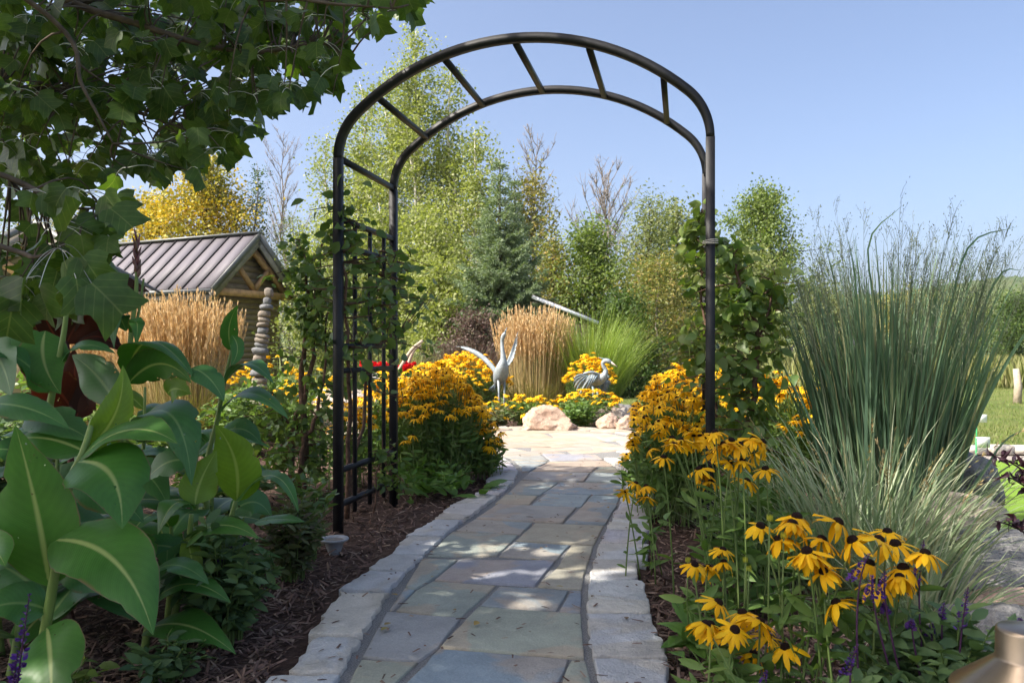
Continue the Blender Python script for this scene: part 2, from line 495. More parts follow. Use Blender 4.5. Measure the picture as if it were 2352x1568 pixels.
def slab(poly, z0, z1, bev, gap, step, jit, rng, tilt=.003, flat=.93):
    p0 = inset(poly, gap)
    p0 = subdiv(p0, step, jit, rng)
    ctr = p0.mean(0)
    p1 = inset(p0, bev) if jit < .002 else ctr + (p0 - ctr) * (1 - bev / max(np.abs(p0 - ctr).max(), .05))
    p2 = ctr + (p1 - ctr) * flat
    n = len(p0)
    tl = rng.normal(0, tilt, 2)
    rings = []
    for p, z in ((p0, z0), (p0, z1 - bev * .8), (p1, z1 - .001), (p2, z1)):
        zz = np.full(n, z)
        if z > z0: zz = zz + (p - ctr) @ tl
        if jit > .002 and z >= z1 - .01: zz = zz + rng.normal(0, jit * .22, n)
        rings.append(np.column_stack([p, zz]))
    V = np.vstack(rings)
    i = np.arange(n); F = []
    for r in range(3):
        F.append(np.stack([r * n + i, r * n + (i + 1) % n, (r + 1) * n + (i + 1) % n, (r + 1) * n + i], 1))
    return V, [np.vstack(F), (3 * n + i)[None]]

rng = RNG(3)
Lj = [(230, 1800), (350, 1540), (425, 1400), (500, 1280), (590, 1095), (690, 980), (785, 880), (900, 770), (1010, 680), (1120, 600), (1220, 530), (1295, 470), (1335, 400), (1315, 355), (1255, 322), (1185, 292)]
Rj = [(1830, 1800), (1745, 1568), (1700, 1420), (1680, 1250), (1680, 1100), (1690, 980), (1715, 900), (1740, 820), (1780, 740), (1820, 660), (1862, 590), (1895, 525), (1912, 465), (1890, 400), (1840, 352), (1765, 302)]
path = MB()
Lw = [Z4(*p, z=.006) for p in Lj]; Rw = [Z4(*p, z=.006) for p in Rj]
ring = []
for p in Lw: ring.append((p[0] - .30, p[1]))
Vp = []; Fp = []
for k, (a, c) in enumerate(zip(Lw, Rw)):
    Vp += [(a[0] - .14, a[1], .014), (c[0] + .16, c[1], .014)]
    if k: Fp.append([2 * k - 2, 2 * k - 1, 2 * k + 1, 2 * k])
path.add(Vp, np.array(Fp))
PATH = kind(path.build('path', M['grit']), 'structure')

slabs = [
 [(380, 1568), (450, 1435), (770, 1455), (560, 1640), (330, 1640)],
 [(590, 1172), (1005, 1208), (875, 1372), (768, 1448), (455, 1424)],
 [(1100, 1146), (1668, 1186), (1688, 1432), (885, 1368)],
 [(880, 1378), (1600, 1438), (1500, 1680), (600, 1680)],
 [(1612, 1442), (1696, 1448), (1760, 1680), (1515, 1680)],
 [(690, 1040), (750, 1050), (632, 1158), (602, 1160)],
 [(845, 1000), (1200, 1026), (1008, 1203), (640, 1168), (756, 1052)],
 [(1212, 1030), (1602, 1054), (1532, 1170), (1108, 1140)],
 [(1612, 1055), (1672, 1058), (1668, 1182), (1545, 1172)],
 [(792, 878), (985, 886), (838, 1000), (752, 1046), (695, 1034)],
 [(992, 886), (1528, 890), (1415, 1028), (852, 998)],
 [(1528, 936), (1695, 942), (1674, 1052), (1424, 1030)],
 [(1616, 802), (1738, 808), (1698, 938), (1534, 930)],
 [(955, 728), (1320, 748), (1202, 862), (812, 866)],
 [(1300, 782), (1608, 802), (1530, 886), (1212, 864)],
 [(1078, 660), (1402, 680), (1330, 745), (975, 724)],
 [(1414, 682), (1798, 696), (1742, 802), (1308, 780)],
 [(1208, 576), (1644, 594), (1566, 681), (1085, 656)],
 [(1694, 572), (1872, 580), (1802, 692), (1576, 682)],
 [(1250, 524), (1430, 530), (1382, 580), (1190, 574)],
 [(1480, 516), (1722, 526), (1672, 592), (1394, 581)],
 [(1732, 526), (1888, 532), (1866, 578), (1692, 569)],
 [(1334, 444), (1544, 455), (1442, 526), (1258, 521)],
 [(1556, 456), (1908, 464), (1884, 526), (1454, 518)],
 [(1388, 396), (1722, 402), (1682, 450), (1342, 441)],
 [(1734, 400), (1888, 404), (1908, 458), (1692, 451)],
 [(1338, 366), (1424, 370), (1382, 394), (1340, 400)],
 [(1434, 368), (1762, 370), (1728, 396), (1394, 394)],
 [(1770, 372), (1856, 368), (1884, 400), (1740, 396)],
 [(1298, 334), (1484, 342), (1432, 368), (1332, 364)],
 [(1494, 340), (1800, 336), (1848, 364), (1444, 366)],
 [(1205, 296), (1440, 300), (1490, 338), (1290, 330)],
 [(1450, 298), (1750, 302), (1796, 332), (1500, 336)],
]
for k, s in enumerate(slabs):
    poly = [Z4(*p) for p in s]
    m_ = MB(); m_.add(*slab(poly, -.02, .023 + .0015 * math.sin(k * 7.1), .003, .0022, .06, .0014, rng, .001))
    m_.build('paving_stone', M['blue'], PATH)

def edging(jl, side, ys, width, rngs):
    """rough split kerb stones between measured joint rows"""
    yy = np.array([p[1] for p in jl], float); xx = np.array([p[0] for p in jl], float)
    o = np.argsort(yy); yy = yy[o]; xx = xx[o]
    r = RNG(rngs)
    for k in range(len(ys) - 1):
        a, c = ys[k], ys[k + 1]
        ia = Z4(np.interp(a, yy, xx), a, .03); ic = Z4(np.interp(c, yy, xx), c, .03)
        t = unit(ic - ia); nrm = np.array([-t[1], t[0]]) if side < 0 else np.array([t[1], -t[0]])
        if (nrm[0] < 0) != (side < 0): nrm = -nrm
        nrm = unit(nrm * .6 + np.array([side, 0.]) * .4)
        wa = width * r.uniform(.84, 1.14); wc = width * r.uniform(.84, 1.14)
        g = .022
        poly = [ia + nrm * .004, ic + nrm * .004, ic + nrm * (.01 + wc), ia + nrm * (.01 + wa)]
        m_ = MB(); m_.add(*slab(poly, -.03, .029 + r.uniform(-.003, .005), .004, .0125, .03, .005, r, .010, .96))
        m_.build('edging_stone', M['edging'], PATH)
edging(Lj, -1, [1800, 1508, 1305, 1060, 945, 853, 752, 662, 573, 532, 488, 442, 388, 345, 318], .185, 5)
edging(Rj, 1, [1800, 1610, 1425, 1170, 990, 872, 787, 715, 642, 568, 502, 440, 386, 340, 315], .205, 6)

# round patio where the path ends
PC = np.array([.28, 7.62]); PR = 1.02
b = MB(); a = np.arange(40) * 2 * math.pi / 40
b.add(np.column_stack([PC[0] + 1.34 * np.cos(a), PC[1] + 1.34 * np.sin(a), np.full(40, .0175)]), np.arange(40)[None])
PATIO = kind(b.build('patio', M['grit']), 'structure')
def clip(poly, conv):
    out = [np.asarray(p, float) for p in poly]
    for a, c in zip(conv, np.roll(conv, -1, 0)):
        e = c - a; res = []
        ins = lambda p: e[0] * (p[1] - a[1]) - e[1] * (p[0] - a[0])
        for p, q in zip(out, out[1:] + out[:1]):
            dp, dq = ins(p), ins(q)
            if dp >= 0: res.append(p)
            if (dp >= 0) != (dq >= 0): res.append(p + (q - p) * dp / (dp - dq))
        out = res
        if len(out) < 3: return None
    return np.array(out)
conv = np.column_stack([PC[0] + PR * np.cos(a), PC[1] + PR * np.sin(a)])
r = RNG(11); y = -1.1; ang = .12
Rm = np.array([[math.cos(ang), -math.sin(ang)], [math.sin(ang), math.cos(ang)]])
while y < 1.1:
    hgt = r.uniform(.26, .46); x = -1.2 + r.uniform(-.4, 0)
    while x < 1.2:
        wd = r.uniform(.45, .85)
        q = np.array([(x, y), (x + wd, y), (x + wd + r.uniform(-.15, .15), y + hgt), (x + r.uniform(-.05, .05), y + hgt)])
        pl = clip(q @ Rm.T + PC, conv)
        if pl is not None and len(pl) >= 3:
            ar = .5 * abs(np.sum(pl[:, 0] * np.roll(pl[:, 1], -1) - np.roll(pl[:, 0], -1) * pl[:, 1]))
            if ar > .02:
                keep = [p for p, nx in zip(pl, np.roll(pl, -1, 0)) if np.linalg.norm(p - nx) > .03]
                m_ = MB(); m_.add(*slab(keep, -.02, .022 + r.uniform(-.003, .003), .003, .006, .2, .001, r, .002))
                m_.build('paving_stone', M['patio'], PATIO)
        x += wd
    y += hgt
th = math.radians(-55)
while th < math.radians(232):
    dt = r.uniform(.2, .34)
    q = [PC + rr * np.array([math.cos(t), math.sin(t)]) for rr, t in ((1.04, th), (1.32, th), (1.32, th + dt), (1.04, th + dt))]
    m_ = MB(); m_.add(*slab(q, -.02, .034, .012, .01, .06, .006, r, .01))
    m_.build('edging_stone', M['patio'], PATIO)
    th += dt

# shredded bark lying on the beds
def onpath(x, y):
    lw = np.array(Lw); rw = np.array(Rw)
    o = np.argsort(lw[:, 1]); l = np.interp(y, lw[o, 1], lw[o, 0]) - .215
    o = np.argsort(rw[:, 1]); rr = np.interp(y, rw[o, 1], rw[o, 0]) + .23
    inp = (x > l) & (x < rr) & (y < 6.9)
    return inp | ((x - PC[0]) ** 2 + (y - PC[1]) ** 2 < 1.33 ** 2)
r = RNG(21)
n = 60000
Yc = 1.7 + 8.5 * r.random(n) ** 2.2
Xc = r.uniform(-.72, .62, n) * (Yc + .3)
ok = ~onpath(Xc, Yc) & (Xc < 2.2) & (Xc > -4); Xc, Yc = Xc[ok], Yc[ok]
n = len(Xc)
zc = np.array([zm(x, y) for x, y in zip(Xc, Yc)]) + r.uniform(.002, .022, n)
d = np.column_stack([r.normal(size=n), r.normal(size=n), r.normal(0, .35, n)])
nr = np.column_stack([r.normal(0, .35, n), r.normal(0, .35, n), np.ones(n)])
CH = (np.array([[-.5, 0, 0], [.5, .03, 0], [.35, 1, 0], [-.4, .93, 0], [0, .5, .35]]), np.array([[0, 1, 4], [1, 2, 4], [2, 3, 4], [3, 0, 4]]))
L = r.uniform(.02, .062, n); W = r.uniform(.004, .011, n)
b = MB(); b.add(*scatter(CH[0], CH[1], np.column_stack([Xc, Yc, zc]), frames(d, nr), np.column_stack([W, L, W])))
o = kind(b.build('bark_mulch', M['chip']), 'stuff')
tag(o, 'dark shredded bark mulch covering the beds beside the path', 'mulch')

# bits of bark, grit and dry leaf blown onto the stones
n = 520
Yc = 2.0 + 4.6 * r.random(n) ** 1.4; Xc = r.uniform(-.75, .75, n) + .08
ok = onpath(Xc, Yc) & ~((np.abs(Xc) < .3) & (r.random(n) < .6)); Xc, Yc = Xc[ok], Yc[ok]; n = len(Xc)
d = np.column_stack([r.normal(size=n), r.normal(size=n), r.normal(0, .08, n)])
nr = np.column_stack([r.normal(0, .1, n), r.normal(0, .1, n), np.ones(n)])
L = r.uniform(.008, .04, n); W = r.uniform(.003, .009, n)
b = MB(); b.add(*scatter(CH[0], CH[1], np.column_stack([Xc, Yc, np.full(n, .034)]), frames(d, nr), np.column_stack([W, L, W])))
tag(kind(b.build('bark_litter', M['chip']), 'stuff'), 'stray bark chips scattered over the path stones', 'litter')

n = 26
Yc = 2.1 + 3.6 * r.random(n) ** 1.3; Xc = r.uniform(-.5, .55, n)
ok = onpath(Xc, Yc); Xc, Yc = Xc[ok], Yc[ok]; n = len(Xc)
b = MB(); b.add(*scatter(*sized(OVAL, .6), np.column_stack([Xc, Yc, np.full(n, .037)]), frames(np.column_stack([r.normal(size=n), r.normal(size=n), r.normal(0, .1, n)]), np.column_stack([r.normal(0, .2, n), r.normal(0, .2, n), np.ones(n)])), r.uniform(.012, .034, n)))
tag(kind(b.build('fallen_leaves', leafmat('fallen_leaf', [(.35, .24, .06), (.22, .13, .05), (.30, .26, .08), (.16, .10, .05)], .2)), 'stuff'), 'small dry leaves fallen on the path stones', 'leaves')

# ------------------------------------------------------------------ buildings
M['log'] = plain('log_siding', [(.33, .25, .175), (.40, .31, .22), (.29, .22, .16)], .8, .2, 4., .35, .5, 30., stretch=(1, 1, 6))
M['timber'] = plain('cedar_timber', [(.55, .31, .14), (.60, .36, .18)], .65, .3, 8., .35, .3, 40.)
M['fascia'] = plain('grey_timber', [(.30, .27, .23)], .8, .2, 6., .3, .3, 30.)
M['roof'] = plain('metal_roof', [(.125, .115, .13), (.14, .13, .145)], .6, .3, 1.5, .12)
M['seam'] = plain('roof_seam', [(.05, .045, .045)], .5, .4, 4., .2)
M['trim'] = plain('metal_trim', [(.16, .165, .16)], .5, .4, 4., .2, metal=.3)
M['dark'] = plain('dark_interior', [(.03, .025, .02)], .9, .1, 4., .2)

def V3(o, a, b_, c_, p):                  # local frame -> world
    return np.asarray(o) + p[0] * a + p[1] * b_ + p[2] * c_
def frame_box(o, a, b_, lo, hi):
    lo = np.asarray(lo, float); hi = np.asarray(hi, float)
    R = np.stack([a, b_, np.array([0, 0, 1.])], 1)
    return box(np.asarray(o) + R @ ((lo + hi) / 2), hi - lo, R)
def cabin():
    t = thing('log_cabin', 'log sided cabin with grey standing seam metal roof behind the golden grass', 'cabin', (-6.9, 18, 0))
    bx = Vector((-6.9, 18, 0))
    def mk(name, mb, mat, par=None):
        o_ = mb.build(name, mat, par if par is not None else t)
        if par is None: o_.matrix_parent_inverse = Matrix.Translation(-bx)
        return o_
    O = np.array([-6.89, 18.0, 0.]); a = unit(np.array([-.905, .425, 0])); c = unit(np.array([.425, .905, 0])); u = np.array([0, 0, 1.])
    hw = 1.5; He = 2.32; Rz = 3.75; Ln = 6.4; ov = .45
    pt = lambda s, w_, z: O + a * s + c * w_ + u * z
    # walls: one board for each course, gable side and front side
    nb = 16; h = 2.2 / nb
    for k in range(nb):
        z0 = k * h
        for (p0, p1, nm) in ((pt(ov, .32, 0), pt(ov, 2 * hw - .32, 0), 0), (pt(ov + .06, .32, 0), pt(Ln - .3, .32, 0), 1)):
            m_ = MB(); m_.add(*bar(p0 + u * (z0 + h * .5), p1 + u * (z0 + h * .5), .09, h * .93))
            mk('siding_board', m_, M['log'])
    for k in range(8):
        z0 = 2.2 + k * .16; wd = (Rz - .25 - z0 - .08) / ((Rz - He) / hw)
        if wd < .12: break
        m_ = MB(); m_.add(*bar(pt(ov, hw - wd, z0 + .08), pt(ov, hw + wd, z0 + .08), .09, .15))
        mk('siding_board', m_, M['log'])
    m_ = MB()
    m_.add(*frame_box(pt(ov + .12, .42, 0), a, c, (0, 0, 0), (Ln - .8, 2 * hw - .84, 2.25)))
    mk('inner_wall', m_, M['dark'])
    # roof: separate metal panels with raised seams on the near slope, one sheet on the far slope
    sl = unit(pt(0, hw, Rz) - pt(0, 0, He)); nn = np.cross(sl, a); nn = nn if nn[2] > 0 else -nn
    Ls = np.linalg.norm(pt(0, hw, Rz) - pt(0, 0, He))
    npan = 14; pw = Ln / npan
    for k in range(npan):
        p0 = pt(k * pw + .01, 0, He); m_ = MB()
        R = np.stack([a, sl, nn], 1)
        m_.add(*box(p0 + a * (pw / 2 - .01) + sl * (Ls / 2), (pw - .015, Ls, .03), R))
        pan = mk('roof_panel', m_, M['roof'])
        m_ = MB(); m_.add(*box(p0 + sl * (Ls / 2) + nn * .03, (.026, Ls, .04), R))
        q = m_.build('seam', M['seam'], pan)
    sl2 = unit(pt(0, hw, Rz) - pt(0, 2 * hw, He)); n2 = np.cross(a, sl2); n2 = n2 if n2[2] > 0 else -n2
    m_ = MB(); m_.add(*box(pt(Ln / 2, 2 * hw, He) + sl2 * (Ls / 2), (Ln, Ls, .03), np.stack([a, sl2, n2], 1)))
    mk('roof_panel', m_, M['roof'])
    m_ = MB(); m_.add(*bar(pt(-.02, hw, Rz + .04), pt(Ln, hw, Rz + .04), .2, .05)); mk('ridge_cap', m_, M['trim'])
    for s0, (w0, w1) in ((-.03, (0, hw)), (-.03, (2 * hw, hw))):
        m_ = MB(); m_.add(*bar(pt(s0, w0, He - .03), pt(s0, w1, Rz - .03), .05, .13)); mk('rake_trim', m_, M['trim'])
        m_ = MB(); m_.add(*bar(pt(s0 + .04, w0, He - .18), pt(s0 + .04, w1, Rz - .18), .05, .18)); mk('fascia_board', m_, M['fascia'])
    m_ = MB(); m_.add(*bar(pt(0, -.02, He - .06), pt(Ln, -.02, He - .06), .05, .1)); mk('gutter', m_, M['trim'])
    m_ = MB(); m_.add(*bar(pt(.05, .05, He - .2), pt(Ln, .05, He - .2), .05, .16)); mk('fascia_board', m_, M['fascia'])
    m_ = MB(); m_.add(*bar(pt(.2, .2, He - .35), pt(Ln, .2, He - .35), .1, .12)); mk('fascia_board', m_, M['fascia'])
    # gable truss
    tz = He - .05
    for p, q, w_ in ((pt(.14, .12, tz), pt(.14, 2 * hw - .12, tz), .17), (pt(.15, hw, tz), pt(.15, hw, Rz - .35), .15),
                     (pt(.16, hw, tz + .1), pt(.16, hw - .5, tz + .62), .11), (pt(.16, hw, tz + .1), pt(.16, hw + .5, tz + .62), .11),
                     (pt(.2, .2, He - .05), pt(.2, hw, Rz - .38), .14), (pt(.2, 2 * hw - .2, He - .05), pt(.2, hw, Rz - .38), .14),
                     (pt(.05, .2, tz - .1), pt(.6, .2, tz - .1), .16)):
        m_ = MB(); m_.add(*bar(p, q, w_ * .8, w_)); mk('truss_beam', m_, M['timber'])
    for w_ in (.3, 2 * hw - .3):
        m_ = MB(); m_.add(*bar(pt(ov - .05, w_, 0), pt(ov - .05, w_, 2.2), .12, .12)); mk('corner_post', m_, M['fascia'])
cabin()

def pavilion():
    t = thing('garden_pavilion', 'open timber pavilion with gabled roof and orange cedar truss beside the cabin', 'pavilion', (-8, 14, 0))
    bx = Vector((-8, 14, 0))
    def mk(name, mb, mat):
        o_ = mb.build(name, mat, t); o_.matrix_parent_inverse = Matrix.Translation(-bx); return o_
    E = P(330, 655, 14.0); Pk = P(120, 530, 14.6)
    a = unit(np.array([-.28, .96, 0]))            # ridge runs back
    c = unit(np.array([-.96, -.28, 0]))
    hw = abs(np.dot((Pk - E)[:2], c[:2])); He = E[2]; Rz = Pk[2]; Ln = 3.0; u = np.array([0, 0, 1.])
    O = np.array([E[0], E[1], 0])
    pt = lambda s, w_, z: O + a * s + c * w_ + u * z
    for w0 in (0, 2 * hw):
        sl = unit(pt(0, hw, Rz) - pt(0, w0, He)); nn = np.cross(sl, a); nn = nn if nn[2] > 0 else -nn
        Ls = np.linalg.norm(pt(0, hw, Rz) - pt(0, w0, He))
        for k in range(6):
            m_ = MB(); m_.add(*box(pt((k + .5) * Ln / 6, w0, He) + sl * Ls / 2, (Ln / 6 - .015, Ls, .03), np.stack([a, sl, nn], 1)))
            mk('roof_panel', m_, M['roof'])
        m_ = MB(); m_.add(*bar(pt(-.03, w0, He - .03), pt(-.03, hw, Rz - .03), .05, .12)); mk('rake_trim', m_, M['trim'])
        m_ = MB(); m_.add(*bar(pt(.0, w0, He - .17), pt(.0, hw, Rz - .17), .05, .17)); mk('fascia_board', m_, M['fascia'])
        m_ = MB(); m_.add(*bar(pt(.15, w0, He - .25), pt(.15, hw, Rz - .3), .1, .14)); mk('truss_beam', m_, M['timber'])
        for s in (.3, Ln - .3):
            w_ = .35 if w0 == 0 else 2 * hw - .35
            m_ = MB(); m_.add(*bar(pt(s, w_, 0), pt(s, w_, He - .1), .16, .16)); mk('post', m_, M['timber'])
    for p, q in ((pt(.12, .3, He - .12), pt(.12, 2 * hw - .3, He - .12)), (pt(.13, hw, He - .1), pt(.13, hw, Rz - .3)),
                 (pt(.14, hw, He), pt(.14, hw - .6, He + .4)), (pt(.14, hw, He), pt(.14, hw + .6, He + .4)), (pt(.3, .35, He - .2), pt(Ln, .35, He - .2))):
        m_ = MB(); m_.add(*bar(p, q, .12, .15)); mk('truss_beam', m_, M['timber'])
    m_ = MB(); m_.add(*frame_box(pt(1.8, .4, 0), a, c, (0, 0, 0), (.08, 2 * hw - .8, He + .1))); mk('back_wall', m_, M['log'])
pavilion()

def shed():
    t = thing('garden_shed', 'low lean-to shed with pale metal roof edge beside the spruce', 'shed', (.6, 15, 0))
    bx = Vector((.6, 15, 0))
    def mk(name, mb, mat):
        o_ = mb.build(name, mat, t); o_.matrix_parent_inverse = Matrix.Translation(-bx); return o_
    pk = P(1222, 678, 15.0); ev = P(1374, 738, 14.8); u = np.array([0, 0, 1.])
    back = np.array([.1, 1.9, 0])
    sl = unit(pk - ev); nn = np.cross(sl, unit(back)); nn = nn if nn[2] > 0 else -nn
    Ls = np.linalg.norm(pk - ev)
    m_ = MB(); m_.add(*box(ev + sl * Ls / 2 + back / 2, (np.linalg.norm(back), Ls, .035), np.stack([unit(back), sl, nn], 1))); mk('roof_panel', m_, M['roof'])
    m_ = MB(); m_.add(*bar(ev - u * .03 - back * .02, pk - u * .03 - back * .02, .03, .06)); mk('roof_edge', m_, plain('white_metal', [(.70, .74, .78)], .35, .5, 5., .15))
    x0 = pk[0] + .06; x1 = ev[0] - .16
    for k in range(11):
        z = .08 + k * .155
        xe = x1 if z < ev[2] - .15 else x0 + (x1 - x0) * (pk[2] - .12 - z) / (pk[2] - ev[2])
        if xe - x0 < .15: break
        m_ = MB(); m_.add(*bar((x0, 15.12, z), (xe, 15.0, z), .05, .145)); mk('siding_board', m_, M['log'])
    for x_, y_, z_ in ((x0, 15.16, pk[2] - .12), (x0, 16.8, pk[2] - .12), (x1, 16.7, ev[2] - .05)):
        m_ = MB(); m_.add(*bar((x_, y_, 0), (x_, y_, z_), .1, .1, (0, 1, 0))); mk('post', m_, M['fascia'])
shed()

# ------------------------------------------------------------------ trees
def limbpts(start, az, el, L, curve, n, rng, wob=.06):
    s = np.linspace(0, 1, n)
    h = L * math.cos(el) * s; z = L * math.sin(el) * s + curve * L * s * s
    p = np.column_stack([start[0] + h * math.cos(az), start[1] + h * math.sin(az), start[2] + z])
    p[1:] += np.cumsum(rng.normal(0, wob * L / n, (n - 1, 3)), 0)
    return p
def tree(name, label, base, H, prof, seed, nl, nleaf, T, ls, lmat, bark, t0=.15, r0=.12, el=(.9, .2), curve=.1, clump=.22, per=5, stems=1, spread=.0, group=None, cat='tree', up=0., lean=(0, 0), twigs=2):
    rng = RNG(seed)
    base = np.asarray(base, float)
    t = thing(name, label, cat, base, group)
    trunk = MB(); limb = MB(); cen = []; wts = []
    for k in range(stems):
        az0 = rng.uniform(0, 6.28); Hk = H * (1 if k == 0 else rng.uniform(.72, .97))
        off = np.array([math.cos(az0), math.sin(az0)]) * spread * (0 if k == 0 else rng.uniform(.5, 1))
        n = 9; s = np.linspace(0, 1, n)
        tp = np.column_stack([off[0] * (s * .85 + .15) + lean[0] * s, off[1] * (s * .85 + .15) + lean[1] * s, s * Hk])
        tp[1:-1, :2] += rng.normal(0, .012 * H, (n - 2, 2))
        tr = r0 * (1 - s) ** .8 * (1 if k == 0 else .75) + .006
        tr[0] *= 1.25
        trunk.add(*tube(tp, tr, 8))
        for i in range(nl // stems):
            u = t0 + (1 - t0) * (i + rng.random()) / (nl // stems)
            st = np.array([np.interp(u * .97, s, tp[:, j]) for j in range(3)])
            L = max(.12, prof(u) * rng.uniform(.45, 1.28))
            e = el[1] + (el[0] - el[1]) * u + rng.normal(0, .15)
            lp = limbpts(st, i * 2.39996 + rng.normal(0, .5) + k, e, L, curve, 6, rng)
            rb = np.interp(u, s, tr) * .45 + .003
            limb.add(*tube(lp, np.linspace(rb, .003, 6), 5))
            for j in range(twigs):
                q = lp[rng.integers(2, 5)]
                tw = limbpts(q, rng.uniform(0, 6.28), rng.uniform(-.2, 1.0), L * rng.uniform(.2, .45), curve, 4, rng)
                limb.add(*tube(tw, np.linspace(rb * .4, .002, 4), 4))
                cen.append(tw[-1]); wts.append(L * .5)
            for j in range(per):
                f = rng.uniform(.3, 1.03)
                q = np.array([np.interp(f, np.linspace(0, 1, 6), lp[:, m]) for m in range(3)])
                cen.append(q + rng.normal(0, clump * .5, 3)); wts.append(L)
    trunk.build('trunk', bark, t, True)
    limb.build('branchwork', bark, t, True)
    if nleaf:
        cen = np.array(cen); wts = np.array(wts) ** .7; wts /= wts.sum()
        ci = rng.choice(len(cen), nleaf, p=wts)
        sz = clump * rng.uniform(.5, 1.3, len(cen))
        pos = cen[ci] + rng.normal(0, 1, (nleaf, 3)) * sz[ci][:, None] * np.array([1, 1, .75])
        pos[:, 2] = np.maximum(pos[:, 2], .05)
        d = rdir(rng, nleaf, -.95, .5 + up); d[:, 2] += up
        nr = rdir(rng, nleaf, -.2, 1)
        b = MB(); b.add(*scatter(T[0], T[1], pos, frames(d, nr), ls * rng.uniform(.6, 1.25, nleaf)))
        kind(b.build('crown', lmat, t), 'stuff')
    return t
def bare(name, label, base, H, seed, r0=.07, n1=16, bark=None, width=.35, t0=.25, group=None):
    rng = RNG(seed); t = thing(name, label, 'tree', base, group)
    s = np.linspace(0, 1, 8); tp = np.column_stack([rng.normal(0, .01 * H, 8), rng.normal(0, .01 * H, 8), s * H]); tp[0, :2] = 0
    b = MB(); b.add(*tube(tp, r0 * (1 - s) ** .9 + .006, 7)); b.build('trunk', bark, t, True)
    lb = MB()
    for i in range(n1):
        u = t0 + (.95 - t0) * (i + rng.random()) / n1
        st = np.array([np.interp(u, s, tp[:, j]) for j in range(3)])
        L = H * width * (1.3 - u) * rng.uniform(.7, 1.15)
        lp = limbpts(st, i * 2.4 + rng.normal(0, .4), rng.uniform(.8, 1.2), L, .2, 7, rng, .1)
        lb.add(*tube(lp, np.linspace(r0 * .35 * (1.1 - u) + .010, .008, 7), 4))
        for j in range(7):
            q = lp[rng.integers(1, 6)]
            l2 = limbpts(q, i * 2.4 + rng.normal(0, .9), rng.uniform(.6, 1.3), L * rng.uniform(.25, .5), .2, 5, rng, .12)
            lb.add(*tube(l2, np.linspace(.010, .005, 5), 3))
            for k in range(3):
                l3 = limbpts(l2[rng.integers(1, 4)], rng.uniform(0, 6.28), rng.uniform(.4, 1.3), L * rng.uniform(.1, .22), .1, 3, rng, .1)
                lb.add(*tube(l3, np.linspace(.006, .004, 3), 3))
    lb.build('branchwork', bark, t)
    return t
M['birchleaf'] = leafmat('birch_leaf', [(.22, .26, .075), (.31, .34, .12), (.17, .21, .055), (.39, .41, .17), (.20, .24, .06)], .4, rough=.45)
M['yellowleaf'] = leafmat('autumn_leaf', [(.62, .42, .03), (.50, .40, .05), (.32, .34, .06), (.68, .46, .03), (.38, .35, .06)], .35, (1.2, 1.1, .5), patch=.7, patchcol=(.20, .23, .04), pscale=.6)
M['midleaf'] = leafmat('green_leaf', [(.11, .17, .04), (.16, .22, .055), (.21, .26, .07), (.09, .14, .035)], .35)
M['oliveleaf'] = leafmat('willow_leaf', [(.18, .22, .08), (.24, .27, .11), (.14, .18, .06), (.29, .29, .13)], .35)
M['mixleaf'] = leafmat('turning_leaf', [(.17, .21, .06), (.24, .26, .08), (.13, .17, .045), (.36, .26, .08), (.20, .22, .06)], .35, patch=.45, patchcol=(.30, .24, .07), pscale=.9)
M['needle'] = leafmat('spruce_needle', [(.15, .21, .12), (.20, .26, .15), (.25, .31, .19), (.11, .17, .09)], .25, rough=.6)
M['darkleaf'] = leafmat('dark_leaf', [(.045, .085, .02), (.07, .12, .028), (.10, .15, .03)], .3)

cone = lambda w_: (lambda t: w_ * (1.05 - t) ** .8)
egg = lambda w_, lo=.35: (lambda t: w_ * math.sin(math.pi * min(max((t - .02) * .93, .03), .97) ** lo) ** .8)
D6 = sized(DIA, .62); D4 = sized(DIA, .35); D8 = sized(DIA, .8)
TL = 'trees behind the garden'
gx = lambda px, Y: (np.array([(px - CX) / FPX * Y, Y, -.05]))
for k, (px, Y, H_, W_, nl_, nf_, lab) in enumerate([
        (955, 23, 10.3, 1.5, 84, 21000, 'tallest birch with pale trunks and yellow green leaves'), (895, 24, 9.5, 1.4, 76, 16000, 'birch leaning against the tallest birch on the cabin side'),
        (825, 25, 9.5, 1.4, 76, 15000, 'slender birch with airy crown beyond the arch corner'), (1035, 22.5, 9.0, 1.35, 76, 16000, 'birch on the spruce side of the tallest birch'),
        (1090, 21.5, 7.0, 1.2, 60, 10000, 'shorter birch reaching out above the spruce'), (750, 26, 8.0, 1.4, 64, 10000, 'outermost birch beside the leafless trees'),
        (870, 19.5, 4.6, 1.2, 44, 11000, 'low young birch filling in below the slender birch'), (980, 19, 4.2, 1.2, 44, 11000, 'low young birch in front of the tallest birch'), (770, 20, 4.4, 1.3, 44, 9000, 'low young birch behind the left vine')]):
    tree('birch_tree', lab, gx(px, Y), H_, egg(W_, .55), 101 + k * 37, nl_, nf_, D8, .088, M['birchleaf'], M['birchbark'], .06, .085, (1.05, .35), .05, .24, 6, stems=2, spread=.5, group='birches behind the garden')
tree('maple_tree', 'golden yellow autumn maple rising behind the cabin roof', gx(475, 30), 8.2, egg(2.6, .5), 104, 60, 17000, D8, .13, M['yellowleaf'], M['bark'], .12, .14, (1.0, .3), .05, .38, 5)
tree('maple_tree', 'lower yellow green maple left of the golden maple', gx(355, 31), 6.8, egg(2.6, .5), 105, 44, 11000, D8, .13, M['yellowleaf'], M['bark'], .1, .13, (1.0, .3), .05, .38, 5)
tree('aspen_tree', 'slender dark aspen with thin foliage next to the golden maple', gx(590, 31), 8.4, cone(1.3), 106, 44, 3800, D6, .10, M['darkleaf'], M['greytwig'], .15, .09, (1.0, .3), .05, .22, 4)
